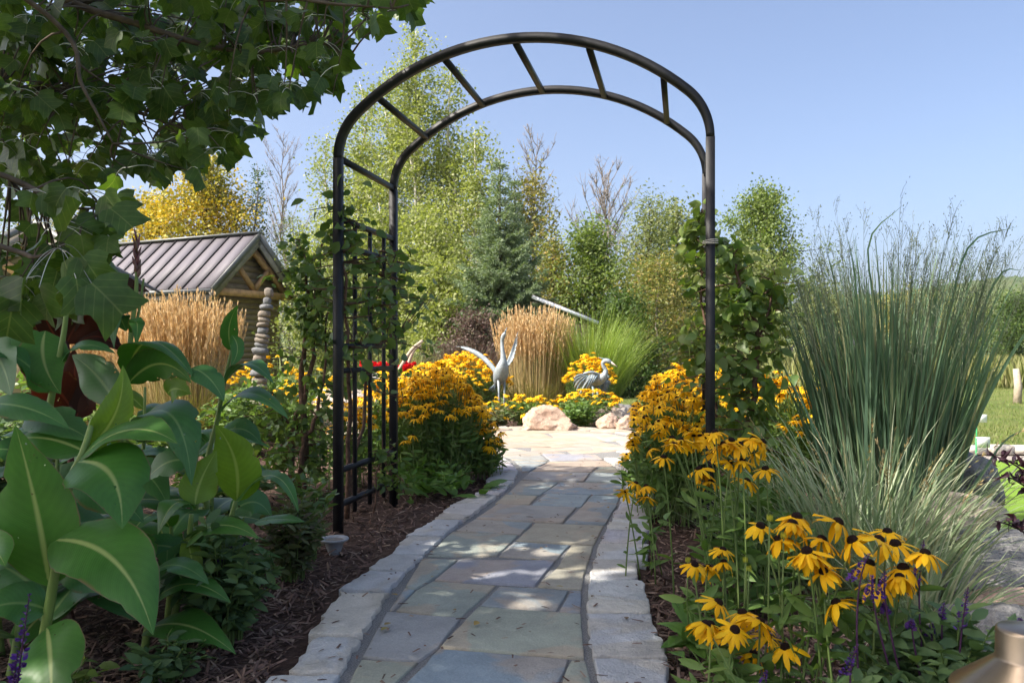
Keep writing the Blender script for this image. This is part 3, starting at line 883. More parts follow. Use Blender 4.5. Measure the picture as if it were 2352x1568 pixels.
bare('bare_tree', 'tall leafless tree with grey twigs right of the golden maple', gx(652, 33), 10.0, 107, .08, 26, M['greytwig'], .24)
tree('aspen_tree', 'thin grey green tree below the tall leafless crown', gx(668, 30), 6.0, egg(1.5, .5), 108, 44, 5500, D6, .09, M['oliveleaf'], M['greytwig'], .1, .07, (1.0, .3), .05, .28, 4)
tree('cherry_tree', 'loose leafy tree with bare top behind the spruce', gx(1225, 22), 6.0, cone(1.95), 109, 54, 9500, D6, .095, M['mixleaf'], M['greytwig'], .08, .08, (.9, .25), .05, .26, 5)
bare('bare_tree', 'leafless crown sticking up behind the spruce', gx(1228, 23), 7.3, 110, .05, 18, M['greytwig'], .24, .5)
bare('bare_tree', 'leafless grey tree standing alone against the sky', gx(1385, 23), 6.2, 111, .08, 30, M['greytwig'], .34, .36)
tree('shrub_tree', 'dense bright green bushy tree right of the spruce', gx(1358, 18.2), 3.8, egg(1.15, .42), 112, 52, 14000, D6, .085, M['midleaf'], M['bark'], .05, .06, (1.1, .2), .05, .2, 6)
tree('shrub_tree', 'tangled orange tinged tree between the spruce and the bushy green tree', gx(1268, 18.5), 3.6, egg(.9, .45), 113, 40, 7000, D6, .08, M['mixleaf'], M['bark'], .05, .05, (1.1, .2), .05, .22, 6)
tree('willow_tree', 'grey green willow with soft crown behind the right flower row', gx(1490, 22), 5.1, egg(1.35, .5), 114, 52, 12000, D4, .11, M['oliveleaf'], M['bark'], .06, .08, (1.0, .3), .0, .25, 6)
tree('willow_tree', 'taller willow behind the arch post on the flower side', gx(1555, 24), 5.2, egg(1.5, .5), 115, 52, 11000, D6, .11, M['oliveleaf'], M['bark'], .06, .08, (1.1, .3), .05, .25, 6, up=.3)
tree('willow_tree', 'low tangled willow scrub with dry twigs by the lawn edge', gx(1510, 17), 2.9, egg(1.25, .42), 116, 44, 11000, D4, .09, M['mixleaf'], M['greytwig'], .05, .05, (1.1, .2), .0, .22, 6)
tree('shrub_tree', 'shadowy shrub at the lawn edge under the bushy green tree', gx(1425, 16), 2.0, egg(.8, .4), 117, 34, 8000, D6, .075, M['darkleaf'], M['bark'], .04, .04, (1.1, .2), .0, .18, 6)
tree('poplar_tree', 'leafy poplar with upswept branches right of the arch', gx(1750, 25), 5.9, egg(1.9, .5), 118, 70, 22000, D6, .095, M['midleaf'], M['bark'], .08, .1, (1.25, .5), .12, .24, 5, up=.4)
tree('poplar_tree', 'lower leafy tree filling below the upswept poplar', gx(1700, 22), 3.6, egg(1.5, .45), 119, 44, 9000, D6, .1, M['oliveleaf'], M['bark'], .06, .07, (1.1, .3), .05, .26, 6)
tree('shrub_tree', 'rounded shrub left of the spruce with yellow green leaves', gx(1010, 16), 2.6, egg(1.1, .42), 120, 40, 11000, D6, .075, M['birchleaf'], M['bark'], .04, .05, (1.1, .2), .0, .2, 6)
tree('shrub_tree', 'scrubby green shrub behind the woody climber', gx(775, 17), 2.7, egg(1.2, .42), 121, 40, 9000, D6, .085, M['oliveleaf'], M['bark'], .04, .05, (1.1, .2), .0, .24, 6)
for k, (px, Y, H_, W_, mt, lab) in enumerate([(1620, 26, 3.6, 2.0, 'midleaf', 'green hedge tree between the willows and the poplar'), (1880, 30, 3.0, 2.6, 'oliveleaf', 'low olive tree behind the tall switchgrass'),
        (2060, 34, 2.9, 3.0, 'mixleaf', 'broad low tree hidden by the switchgrass plumes'), (2330, 33, 3.0, 2.0, 'darkleaf', 'dark conifer like tree standing at the meadow edge'),
        (2250, 60, 3.6, 4.0, 'oliveleaf', 'pale leafy thicket in the meadow below the hill'), (2420, 38, 3.4, 2.4, 'midleaf', 'leafy tree at the meadow edge beside the wooden post'),
        (2200, 90, 5.5, 6.0, 'midleaf', 'wide tree group at the foot of the wooded hill'), (2330, 110, 7.5, 7.5, 'midleaf', 'tall tree at the foot of the wooded hill'),
        (150, 30, 6.5, 3.2, 'mixleaf', 'broad tree behind the pavilion roof'), (-60, 26, 6.0, 3.0, 'midleaf', 'green tree at the far side of the pavilion'),
        (560, 36, 4.6, 2.4, 'yellowleaf', 'small yellowing tree behind the cabin gable'), (250, 38, 6.2, 3.0, 'mixleaf', 'reddish brown tree behind the pavilion and cabin')]):
    tree('meadow_tree', lab, gx(px, Y), H_, egg(W_, .42), 130 + k, 36, 7000, D6, .09 * (Y / 20) ** .6, M[mt], M['bark'], .04, .06, (1.1, .2), .0, .16 * W_ ** .7, 6)

def spruce(base, H, W_, seed, label):
    rng = RNG(seed); t = thing('spruce_tree', label, 'tree', base)
    b = MB(); s = np.linspace(0, 1, 8)
    b.add(*tube(np.column_stack([0 * s, 0 * s, s * H]), .075 * (1 - s) + .008, 7)); b.build('trunk', M['bark'], t, True)
    lb = MB(); pos = []; dirs = []
    h = .12; k = 0
    while h < H * .985:
        u = h / H; L = W_ * (1 - u) ** 1.05 + .06
        nb = int(5 + 4 * (1 - u)) if u < .8 else 5
        for i in range(nb):
            az = i * 6.283 / nb + k * .7 + rng.normal(0, .15); l = L * rng.uniform(.72, 1.1)
            e = -.12 + .75 * u ** 1.5 + rng.normal(0, .1)
            lp = limbpts((0, 0, h + rng.normal(0, .03)), az, e, l, .12, 6, rng, .04)
            lb.add(*tube(lp, np.linspace(.014, .003, 6), 4))
            nt_ = max(2, int(l / .075))
            for j in range(nt_):
                f = (j + .6) / nt_
                q = np.array([np.interp(f, np.linspace(0, 1, 6), lp[:, m]) for m in range(3)])
                for sgn in (-1, 1):
                    tl = (l * .42 * (1 - f) + .07) * rng.uniform(.7, 1.2)
                    a2 = az + sgn * rng.uniform(.6, 1.0)
                    dz = rng.normal(-.12, .12)
                    m = max(3, int(tl / .022))
                    ss = np.linspace(.05, 1, m)[:, None]
                    dv = np.array([math.cos(a2), math.sin(a2), dz])
                    pp = q + dv * tl * ss; pp[:, 2] -= .12 * tl * ss[:, 0] ** 2
                    pos.append(pp); dirs.append(np.repeat(dv[None], m, 0))
            m = max(4, int(l / .03)); ff = np.linspace(.15, 1, m)
            pos.append(np.column_stack([np.interp(ff, np.linspace(0, 1, 6), lp[:, j]) for j in range(3)])); dirs.append(np.repeat(np.array([[math.cos(az), math.sin(az), e]]), m, 0))
        h += .17 if u < .7 else .24; k += 1
    m = 40; z = np.linspace(H * .7, H, m); pos.append(np.column_stack([0 * z, 0 * z, z])); dirs.append(np.repeat([[0, 0, 1.]], m, 0))
    lb.build('branchwork', M['bark'], t)
    pos = np.concatenate(pos); dirs = np.concatenate(dirs)
    pos = np.repeat(pos, 3, 0); dirs = np.repeat(dirs, 3, 0); n = len(pos)
    d = unit(dirs) + rng.normal(0, .55, (n, 3)); d[:, 2] += .12
    b = MB(); b.add(*scatter(sized(DIA, .28)[0], DIA[1], pos + rng.normal(0, .012, (n, 3)), frames(d, rdir(rng, n)), rng.uniform(.05, .085, n)))
    kind(b.build('foliage', M['needle'], t), 'stuff')
spruce(gx(1148, 15.6), 4.75, 1.75, 201, 'blue green spruce with pointed leader at the centre of the tree line')
spruce(gx(1182, 16.3), 4.5, .8, 202, 'slimmer spruce leader right behind the main spruce')
spruce(gx(1062, 16.8), 2.5, 1.1, 203, 'small broad spruce tucked against the birch')

# ------------------------------------------------------------------ garden arch
AF = np.array([-.8603, 3.881, 0.]); AW = np.array([math.cos(.2168), -math.sin(.2168), 0]); AD = np.array([math.sin(.2168), math.cos(.2168), 0]); AWID = 1.787; ADEP = .754
AH, SPR, ARC = 2.364, 1.847, .289                                # crown of the hoop, height where the straight post ends
ARCH = thing('garden_arch', 'black metal garden arch with trellis sides spanning the stone path', 'arch', AF)
ai = Matrix.Translation(-Vector(AF))
def apt(u_, v_, z): return AF + AW * u_ * AWID + AD * v_ + np.array([0, 0, z])
def amk(name, mb, mat=None, smooth=False):
    o_ = mb.build(name, mat or M['black'], ARCH, smooth); o_.matrix_parent_inverse = ai; return o_
def hoop_uz(n):
    """basket arch: tight corners, flat crown. returns u (0..1) and z"""
    a_ = AWID / 2 - ARC; h_ = AH - SPR; k_ = h_ - ARC
    d_ = (a_ * a_ - k_ * k_) / (2 * k_); R_ = h_ + d_; ph = math.atan2(d_, a_)
    m1 = n // 4
    t1 = np.linspace(math.pi, math.pi - ph, m1)
    L_ = np.column_stack([ARC + ARC * np.cos(t1), SPR + ARC * np.sin(t1)])
    t2 = np.linspace(math.pi - ph, ph, n - 2 * m1 + 2)
    T_ = np.column_stack([AWID / 2 + R_ * np.cos(t2), SPR - d_ + R_ * np.sin(t2)])
    Rr = L_[::-1].copy(); Rr[:, 0] = AWID - Rr[:, 0]
    A_ = np.vstack([L_, T_[1:-1], Rr])
    return A_[:, 0] / AWID, A_[:, 1]
def sweep_rect(pts, side, w1, w2):
    """square tube along pts; side = constant side axis"""
    pts = np.asarray(pts); t = unit(np.gradient(pts, axis=0)); nn = np.cross(t, side)
    V = []
    for a_, c_ in ((-1, -1), (1, -1), (1, 1), (-1, 1)):
        V.append(pts + side * a_ * w1 / 2 + nn * c_ * w2 / 2)
    V = np.stack(V, 1); n = len(pts)
    i = np.arange(n - 1)[:, None] * 4; j = np.arange(4)[None]
    F = np.stack([i + j, i + (j + 1) % 4, i + 4 + (j + 1) % 4, i + 4 + j], -1).reshape(-1, 4)
    return V.reshape(-1, 3), [F, np.array([[3, 2, 1, 0]]), np.array([[0, 1, 2, 3]]) + 4 * (n - 1)]
TW = .039
uu, zz = hoop_uz(61)
for v_ in (0, ADEP):
    m_ = MB(); m_.add(*sweep_rect([apt(u_, v_, z) for u_, z in zip(uu, zz)], AD, TW, TW * .95)); amk('arch_hoop', m_)
    for u_ in (0, 1):
        m_ = MB(); m_.add(*bar(apt(u_, v_, -.08), apt(u_, v_, SPR - .001), TW * 1.02, TW, AD)); amk('post', m_)
# rungs over the crown, on the inner face of the hoops
for u_ in (.115, .305, .5, .695, .885):
    z = np.interp(u_, uu, zz)
    m_ = MB(); m_.add(*bar(apt(u_, TW / 2, z - .012), apt(u_, ADEP - TW / 2, z - .012), .028, .022)); amk('rung', m_)
# side trellises
for u_ in (0, 1):
    for z in (.13, .30, .795, .92, 1.42, 1.55, 1.85):
        m_ = MB(); m_.add(*bar(apt(u_, TW / 2, z), apt(u_, ADEP - TW / 2, z), .024, .026)); amk('trellis_rung', m_)
    for v_ in (.2, .4, .6):
        m_ = MB(); m_.add(*bar(apt(u_, v_, .06), apt(u_, v_, 1.56), .018, .018, AD)); amk('trellis_bar', m_)
tw_ = MB()
for k in range(3):
    a_ = np.linspace(0, 6.283, 17)
    c_ = apt(1, 0, 1.375 + .005 * k)
    tw_.add(*tube(np.array([c_ + AW * .030 * math.cos(x) * 1.1 + AD * .030 * math.sin(x) * 1.1 + np.array([0, 0, .004 * math.sin(x + k)]) for x in a_]), .0024, 5, False))
o = tw_.build('twine_tie', M['rope'])
tag(o, 'pale twine tied round the black arch post above the vine', 'twine')

# ------------------------------------------------------------------ boulders
def boulder(label, c, size, seed, mat, group=None, rot=0., planes=11, name='boulder'):
    rng = RNG(seed)
    import bmesh
    bm = bmesh.new(); bmesh.ops.create_icosphere(bm, subdivisions=5, radius=1.0)
    V = np.array([v.co[:] for v in bm.verts])
    for k in range(planes):
        d = unit(rng.normal(size=3)); lim = rng.uniform(.62, .9)
        ex = np.maximum(V @ d - lim, 0); V = V - ex[:, None] * d * .93
    s = seed * 1.7
    V = V * (1 + np.array([.12 * mnoise.fractal(Vector(v * 1.6) + Vector((s, 0, 0)), 1., 2., 3) + .055 * mnoise.fractal(Vector(v * 6) + Vector((0, s, 0)), .9, 2.1, 4) for v in V])[:, None])
    V *= np.asarray(size)
    cr, sr = math.cos(rot), math.sin(rot)
    V = np.column_stack([V[:, 0] * cr - V[:, 1] * sr, V[:, 0] * sr + V[:, 1] * cr, V[:, 2]])
    V[:, 2] = np.maximum(V[:, 2], -size[2] * .55)
    for v, p in zip(bm.verts, V): v.co = p
    me = bpy.data.meshes.new(name); bm.to_mesh(me); bm.free()
    me.polygons.foreach_set('use_smooth', np.ones(len(me.polygons), bool))
    o_ = ob(name, me, mat); o_.location = (c[0], c[1], c[2])
    return tag(o_, label, 'boulder', group)
M['pinkrock'] = rock_mat('pink_granite', (.40, .27, .20), (.48, .37, .29), (.26, .17, .12), 2.6)
M['palerock'] = rock_mat('pale_granite', (.42, .36, .30), (.50, .45, .39), (.28, .23, .19), 3.)
M['greyrock'] = rock_mat('grey_granite', (.19, .19, .185), (.29, .28, .27), (.08, .08, .08), 9., 1.)
M['tanrock'] = rock_mat('tan_limestone', (.40, .34, .25), (.34, .31, .27), (.20, .18, .16), 3.)
def bpos(px, py, Y): return P(px, py, Y)
boulder('large pink granite boulder at the back edge of the patio', bpos(1255, 972, 8.75), (.36, .30, .20), 301, M['pinkrock'])
boulder('pale rounded boulder behind the split rock beside the patio', bpos(1400, 957, 9.3), (.25, .22, .17), 302, M['palerock'])
boulder('small pink split rock in front of the pale boulder', bpos(1396, 975, 8.75), (.15, .15, .13), 303, M['pinkrock'], rot=.5)
boulder('squat shaded rock at the right end of the patio boulders', bpos(1440, 978, 8.7), (.17, .16, .12), 304, M['pinkrock'], rot=1.2)
boulder('flat grey rock leaning behind the patio boulders', bpos(1432, 945, 9.5), (.20, .17, .10), 305, M['greyrock'], rot=-.4)
boulder('pale limestone ledge rock seen through the left trellis', bpos(800, 945, 7.0), (.34, .30, .24), 306, M['palerock'])
boulder('tan layered rock below the pale ledge rock', bpos(822, 1000, 6.3), (.24, .26, .17), 307, M['tanrock'])
boulder('grey dome boulder next to the putting green', bpos(2205, 1120, 3.9), (0.154, 0.210, 0.182), 308, M['greyrock'], rot=.3)
boulder('tan faced slab boulder leaning under the switchgrass', bpos(2200, 1190, 3.45), (0.193, 0.193, 0.131), 309, M['tanrock'], rot=-.5)
boulder('long grey boulder below the tan faced slab', bpos(2265, 1265, 3.1), (0.263, 0.175, 0.105), 310, M['greyrock'], rot=-.15)
boulder('rough grey boulder with dark seam at the bed corner', bpos(2295, 1335, 2.85), (0.227, 0.158, 0.114), 311, M['greyrock'], rot=.2)
boulder('pinkish low boulder above the speckled grey one', bpos(2325, 1405, 2.6), (0.210, 0.131, 0.070), 312, M['pinkrock'], rot=.1)
boulder('speckled grey boulder behind the bronze path light', bpos(2305, 1480, 2.35), (0.210, 0.175, 0.114), 313, M['greyrock'], rot=-.3)

# ------------------------------------------------------------------ bird sculptures
M['verdigris'] = plain('pale_verdigris', [(.31, .36, .38)], .5, .5, 14., .4, .5, 60., metal=.15)
M['verdigris2'] = plain('blue_verdigris', [(.21, .29, .35)], .5, .5, 18., .5, .5, 50., metal=.15)
def crane():
    Y = 9.75; c = P(1150, 968, Y); t = thing('crane_sculpture', 'verdigris crane sculpture with raised wings and beak pointing up', 'sculpture', (c[0], c[1], 0))
    inv = Matrix.Translation(-Vector((c[0], c[1], 0)))
    def mk(name, mb, mat=M['verdigris'], smooth=True):
        o_ = mb.build(name, mat, t, smooth); o_.matrix_parent_inverse = inv; return o_
    q = lambda px, py, dy=0.: P(px, py, Y + dy)
    # body, neck and head as one continuous skin
    pts = poly3([q(1138, 886, .16), q(1144, 876, .10), q(1150, 860, .02), q(1154, 842, -.05), q(1156, 824, -.07), q(1154, 803, -.06), q(1153, 785, -.05), q(1155, 774, -.06), q(1158, 768, -.07), q(1160, 763, -.075)], 40)
    rad = np.interp(np.linspace(0, 9, 40), range(10), [.012, .065, .098, .075, .036, .024, .021, .027, .026, .012])
    b = MB(); b.add(*tube(pts, rad, 14)); body = mk('body', b)
    b = MB(); b.add(*tube(np.array([q(1159, 765, -.075), q(1163, 756, -.08), q(1165, 751, -.08)]), [.012, .006, .001], 8)); mk('beak', b, M['verdigris2'])
    def wing(root, mid, tip, chord, tips, name='wing'):
        n = 14; sp = bez([root, mid, tip], n); s = np.linspace(0, 1, n)
        ch = np.asarray(chord); prof = np.interp(s, [0, .25, .6, .85, 1], [.75, 1, .8, .5, .15])
        th_ = .016 * (1 - .7 * s)
        nn = unit(np.cross(np.gradient(sp, axis=0), ch))
        rows = []
        K = 6
        for k in range(K + 1):
            f = k / K; saw = 1 + (.10 if k == K else 0) * np.cos(np.arange(n) * math.pi)
            rows.append(sp + ch * (prof * f * saw)[:, None] + nn * (.03 * math.sin(f * 2.6))); 
        A_ = np.stack(rows, 1)
        off = nn[:, None] * (th_[:, None, None] * np.sin(np.linspace(.25, math.pi - .1, K + 1))[None, :, None])
        V = np.concatenate([(A_ + off).reshape(-1, 3), (A_ - off).reshape(-1, 3)])
        i = (np.arange(n - 1)[:, None] * (K + 1) + np.arange(K)[None]).ravel(); m = n * (K + 1)
        Fq = np.stack([i, i + 1, i + K + 2, i + K + 1], 1)
        F = np.vstack([Fq, Fq[:, ::-1] + m])
        e = np.arange(n - 1) * (K + 1)
        F = np.vstack([F, np.stack([e, e + K + 1, e + K + 1 + m, e + m], 1), np.stack([e + K, e + K + m, e + 2 * K + 1 + m, e + 2 * K + 1], 1)])
        b = MB(); b.add(V, F); w_ = mk(name, b)
        for k in range(tips):
            f = .55 + .45 * k / max(tips - 1, 1)
            p0 = np.array([np.interp(f, s, sp[:, j]) for j in range(3)]) + ch * np.interp(f, s, prof) * .6
            dv = unit((tip - mid) * .8 + ch * (1.1 - f) * 1.6)
            fb = MB(); ln = .11 * (1.1 - .3 * f)
            fb.add(*tube(np.array([p0, p0 + dv * ln * .5, p0 + dv * ln]), [.012, .011, .002], 6, squash=.4))
            fo = fb.build('feather', M['verdigris'], w_, True)
        return w_
    wing(q(1143, 852, .02), q(1110, 800, .12), q(1060, 795, .2), (.03, .02, -.10), 4)
    wing(q(1160, 838, .0), q(1172, 815, .12), q(1184, 776, .2), (.07, .0, .02), 4)
    for x0, x1, dy in ((1145, 1146, -.02), (1158, 1158, .05)):
        b = MB(); b.add(*tube(np.array([q(x0, 872, dy), q(x0 + 1, 905, dy), q(x1, 912, dy), q(x1, 966, dy)]), [.017, .011, .012, .008], 8)); lg = mk('leg', b)
        for a_ in (-.6, 0, .6):
            fb = MB(); p0 = q(x1, 966, dy); fb.add(*tube(np.array([p0, p0 + np.array([math.sin(a_) * .06, -.07 * math.cos(a_), -.01])]), [.008, .003], 5)); fb.build('toe', M['verdigris2'], lg)
    b = MB()
    for k in range(5):
        b.add(*tube(np.array([q(1138, 882, .13), q(1122 + k * 4, 895 + k * 2, .2)]), [.016, .004], 6, squash=.4))
    mk('tail', b, M['verdigris2'])
crane()
def heron():
    Y = 9.55; c = P(1372, 968, Y); t = thing('heron_sculpture', 'blue grey heron sculpture with drooping wings among the yellow flowers', 'sculpture', (c[0], c[1], 0))
    inv = Matrix.Translation(-Vector((c[0], c[1], 0)))
    def mk(name, mb, mat=M['verdigris'], smooth=True, par=None):
        o_ = mb.build(name, mat, par or t, smooth)
        if par is None: o_.matrix_parent_inverse = inv
        return o_
    q = lambda px, py, dy=0.: P(px, py, Y + dy)
    pts = poly3([q(1342, 880, .1), q(1352, 874, .06), q(1368, 872, 0), q(1381, 869, -.05), q(1389, 860, -.08), q(1391, 850, -.08), q(1386, 841, -.08), q(1385, 833, -.08), q(1391, 828, -.09), q(1398, 829, -.1), q(1404, 833, -.11)], 44)
    rad = np.interp(np.linspace(0, 10, 44), range(11), [.02, .065, .085, .065, .038, .026, .022, .024, .028, .027, .013])
    b = MB(); b.add(*tube(pts, rad, 14)); mk('body', b)
    b = MB(); b.add(*tube(np.array([q(1402, 831, -.105), q(1412, 838, -.12), q(1419, 843, -.13)]), [.016, .008, .001], 8)); mk('beak', b, M['pinkrock'] if False else plain('beak_patina', [(.55, .45, .40)], .5, .4, 10., .2))
    b = MB(); b.add(*tube(np.array([q(1396, 826, -.09), q(1384, 823, -.05), q(1374, 820, -.02)]), [.010, .006, .001], 6)); mk('crest', b, M['verdigris2'])
    # wings: an arm and a fan of long feathers
    for (s0, s1, tips, dy) in (((1378, 862), (1340, 858), [(1318, 872), (1317, 882), (1319, 892), (1323, 901), (1329, 910), (1336, 914), (1343, 908), (1350, 898)], -.12),
                               ((1392, 866), (1396, 872), [(1402, 884), (1399, 895), (1394, 905), (1388, 912), (1382, 910), (1377, 900)], .06)):
        n = len(tips)
        b = MB(); b.add(*tube(poly3([q(*s0, dy * .3), q((s0[0] + s1[0]) / 2, (s0[1] + s1[1]) / 2 - 5, dy), q(*s1, dy)], 8), np.linspace(.04, .022, 8), 8, squash=.6)); w_ = mk('wing', b)
        for k, tp in enumerate(tips):
            f = k / (n - 1)
            st = q(s1[0] + (s0[0] - s1[0]) * f * .85, s1[1] + (s0[1] - s1[1]) * f * .85, dy)
            e = q(*tp, dy + .05)
            mid = (st + e) / 2 + np.array([-.02, -.05, .02])
            fb = MB(); fb.add(*tube(bez([st, mid, e], 7), [.014, .026, .03, .03, .027, .018, .004], 8, squash=.35))
            mk('feather', fb, M['verdigris2'] if k % 2 else M['verdigris'], True, w_)
    for x in (1362, 1372):
        b = MB(); b.add(*tube(np.array([q(x, 880), q(x + 1, 915), q(x + 1, 967)]), [.02, .011, .009], 8)); mk('leg', b, M['verdigris2'])
heron()

# ------------------------------------------------------------------ stacked stones
M['pebble'] = rock_mat('river_stone', (.18, .155, .13), (.26, .225, .18), (.11, .10, .095), 6., .3)
M['pebble2'] = rock_mat('slate_stone', (.13, .135, .14), (.20, .205, .21), (.09, .09, .095), 6., .3)
def stack():
    Y = 7.2; t = thing('stone_stack', 'tall balanced stack of flat river stones in the yellow flower bed', 'sculpture', (P(605, 803, Y)[0], Y, 0))
    inv = Matrix.Translation(-Vector(t.location)); rng = RNG(41)
    rows = [(618, 672, 22, 21), (614, 691, 20, 17), (612, 705, 32, 13), (607, 721, 30, 17), (606, 734, 29, 13), (604, 745, 30, 12), (604, 759, 26, 17), (603, 772, 34, 11), (601, 782, 34, 14), (600, 792, 30, 13), (598, 806, 40, 18), (596, 823, 31, 20),
            (597, 840, 34, 16), (594, 857, 40, 18), (596, 874, 36, 17), (593, 891, 44, 18), (595, 910, 40, 20), (592, 930, 50, 22), (594, 952, 46, 22), (592, 976, 56, 26), (594, 1001, 60, 26), (593, 1022, 64, 22)]
    import bmesh
    for k, (x, y_, w_, h) in enumerate(rows):
        bm = bmesh.new(); bmesh.ops.create_icosphere(bm, subdivisions=3, radius=1.)
        sc_ = Y / FPX / 2 * .94
        tl = rng.normal(0, .1)
        for v in bm.verts:
            p = v.co.normalized(); d = 1 + .10 * mnoise.noise(p * 1.5 + Vector((k * 3.1, 0, 0)))
            e = 2.6
            nr = (abs(p.x) ** e + abs(p.y) ** e + abs(p.z) ** e) ** (1 / e)
            p = p / nr * d
            v.co = Vector((p.x * w_ * sc_, p.y * w_ * sc_ * .85, p.z * h * 1.12 * sc_ + p.x * w_ * sc_ * tl))
        me = bpy.data.meshes.new('stone'); bm.to_mesh(me); bm.free()
        me.polygons.foreach_set('use_smooth', np.ones(len(me.polygons), bool))
        o_ = ob('stone', me, M['pebble2' if k in (1, 2, 6, 9, 10, 13) else 'pebble'], t)
        o_.location = Vector(P(x, y_, Y)) - t.location
stack()

# ------------------------------------------------------------------ wheelbarrow with red flowers
M['zinc'] = plain('zinc_tray', [(.46, .47, .47)], .5, .5, 8., .3, .2, 40., metal=.5)
M['oldwood'] = plain('weathered_wood', [(.46, .38, .29)], .8, .2, 20., .35, .3, 60.)
def barrow():
    Y = 7.6; c = P(905, 930, Y); c[2] = 0
    t = thing('wheelbarrow', 'old wheelbarrow with raised wooden handles holding red flowers', 'wheelbarrow', c)
    inv = Matrix.Translation(-Vector(c))
    def mk(name, mb, mat, smooth=False):
        o_ = mb.build(name, mat, t, smooth); o_.matrix_parent_inverse = inv; return o_
    for pts, dy in (([(895, 885), (915, 852), (945, 804), (971, 782)], -.16), ([(905, 885), (931, 850), (951, 804), (967, 792)], .16)):
        b = MB(); b.add(*tube(poly3([P(x, y_, Y + dy) for x, y_ in pts], 14), .017, 8)); mk('handle', b, M['oldwood'], True)
    # tray
    rim = np.array([P(848, 868, Y - .25), P(940, 868, Y - .25), P(950, 862, Y + .3), P(858, 858, Y + .3)])
    bot = np.array([P(868, 925, Y - .12), P(925, 925, Y - .12), P(930, 922, Y + .15), P(872, 922, Y + .15)])
    b = MB(); V = np.vstack([rim, bot, rim * .985 + bot * .015 + np.array([0, 0, -.004]), bot + np.array([0, 0, .01])])
    i = np.arange(4); j = (i + 1) % 4
    F = np.vstack([np.stack([i + 4, j + 4, j, i], 1), np.stack([i + 8, j + 8, j + 12, i + 12], 1), [[7, 6, 5, 4]], [[12, 13, 14, 15]]])
    b.add(V, F); mk('tray', b, M['zinc'])
    b = MB(); b.add(*tube(np.vstack([rim, rim[:1]]), .012, 6)); mk('rim', b, M['zinc'])
    a_ = np.linspace(0, 6.283, 25); wc = c + np.array([-.42, 0, .17])
    b = MB(); b.add(*tube(np.array([wc + .15 * np.array([math.cos(x), 0, math.sin(x)]) for x in a_]), .025, 8, False)); mk('wheel', b, M['black'], True)
    for dy in (-.14, .14):
        b = MB(); b.add(*tube(np.array([c + np.array([.12, dy, .36]), c + np.array([.16, dy, 0.])]), .014, 6)); mk('leg', b, M['zinc'])
        b = MB(); b.add(*tube(np.array([wc + np.array([0, dy * .4, 0]), c + np.array([.0, dy, .33])]), .014, 6)); mk('fork', b, M['zinc'])
    M['redpetal'] = leafmat('red_petal', [(.60, .01, .02), (.75, .03, .03), (.5, .01, .03)], .25, (1.1, .6, .6), .5)
    M['flowleaf'] = leafmat('bedding_leaf', [(.06, .13, .03), (.10, .17, .04)], .3)
    p = thing('red_flowers', 'scarlet bedding flowers massed in the wheelbarrow tray', 'flowers', (rim.mean(0)))
    rng = RNG(43); ctr = rim.mean(0)
    n = 500; q = np.column_stack([rng.uniform(-.24, .24, n), rng.uniform(-.3, .3, n), rng.uniform(-.1, .06, n)])
    b = MB(); b.add(*scatter(*sized(OVAL, .7), q, frames(rdir(rng, n, -.2, 1), rdir(rng, n, 0, 1)), rng.uniform(.03, .06, n))); kind(b.build('foliage', M['flowleaf'], p), 'stuff')
    FL = MB(); k = 46; d = rdir(rng, k, -.1, 1)
    FL.add(*scatter(*sized(OVAL, .8), d * .012, frames(d + rng.normal(0, .3, d.shape), rdir(rng, k)), rng.uniform(.02, .034, k)))
    fm = FL.mesh('flower')
    for i in range(34):
        o_ = ob('flower', fm, M['redpetal'], p)
        o_.location = (rng.uniform(-.26, .24), rng.uniform(-.3, .3), .05 + rng.uniform(0, .07)); o_.rotation_euler = (rng.normal(0, .3), rng.normal(0, .3), rng.uniform(0, 6)); s = rng.uniform(.8, 1.3); o_.scale = (s, s, s)
barrow()

# ------------------------------------------------------------------ lamps and small things
M['bronze'] = plain('bronze', [(.31, .25, .185)], .3, .5, 20., .12, .0, metal=.85)
M['greycast'] = plain('grey_cast', [(.36, .37, .38)], .6, .4, 30., .3, .2, 80.)
def lathe(prof, n=40):
    prof = np.asarray(prof, float); a_ = np.arange(n) * 2 * math.pi / n
    V = np.stack([prof[:, None, 0] * np.cos(a_), prof[:, None, 0] * np.sin(a_), np.repeat(prof[:, 1:2], n, 1)], -1)
    m = len(prof); i = np.arange(m - 1)[:, None] * n; j = np.arange(n)[None]
    return V.reshape(-1, 3), np.stack([i + j, i + (j + 1) % n, i + n + (j + 1) % n, i + n + j], -1).reshape(-1, 4)
def pathlight():
    Y = 1.2; zt = P(2350, 1440, Y)[2]; c = P(2352, 1500, Y); t = thing('path_light', 'bronze landscape path light with conical hat in the flower bed', 'lamp', (c[0], c[1], 0))
    b = MB(); b.add(*lathe([(.0001, zt), (.033, zt), (.0365, zt - .002), (.038, zt - .006), (.0385, zt - .045), (.041, zt - .050), (.10, zt - .098), (.102, zt - .102), (.099, zt - .104), (.040, zt - .056), (.0001, zt - .055)], 64)); b.build('hat', M['bronze'], t, True)
    b = MB(); b.add(*lathe([(.0001, zt - .06), (.018, zt - .06), (.018, zt - .13), (.0125, zt - .14), (.0125, -.02), (.0001, -.02)], 24)); b.build('stem', M['bronze'], t, True)
    b = MB(); b.add(*lathe([(.0001, zt - .07), (.028, zt - .07), (.028, zt - .115), (.0001, zt - .115)], 24)); b.build('lens', plain('frosted_lens', [(.7, .7, .66)], .4, .5, 5., .1), t, True)
pathlight()
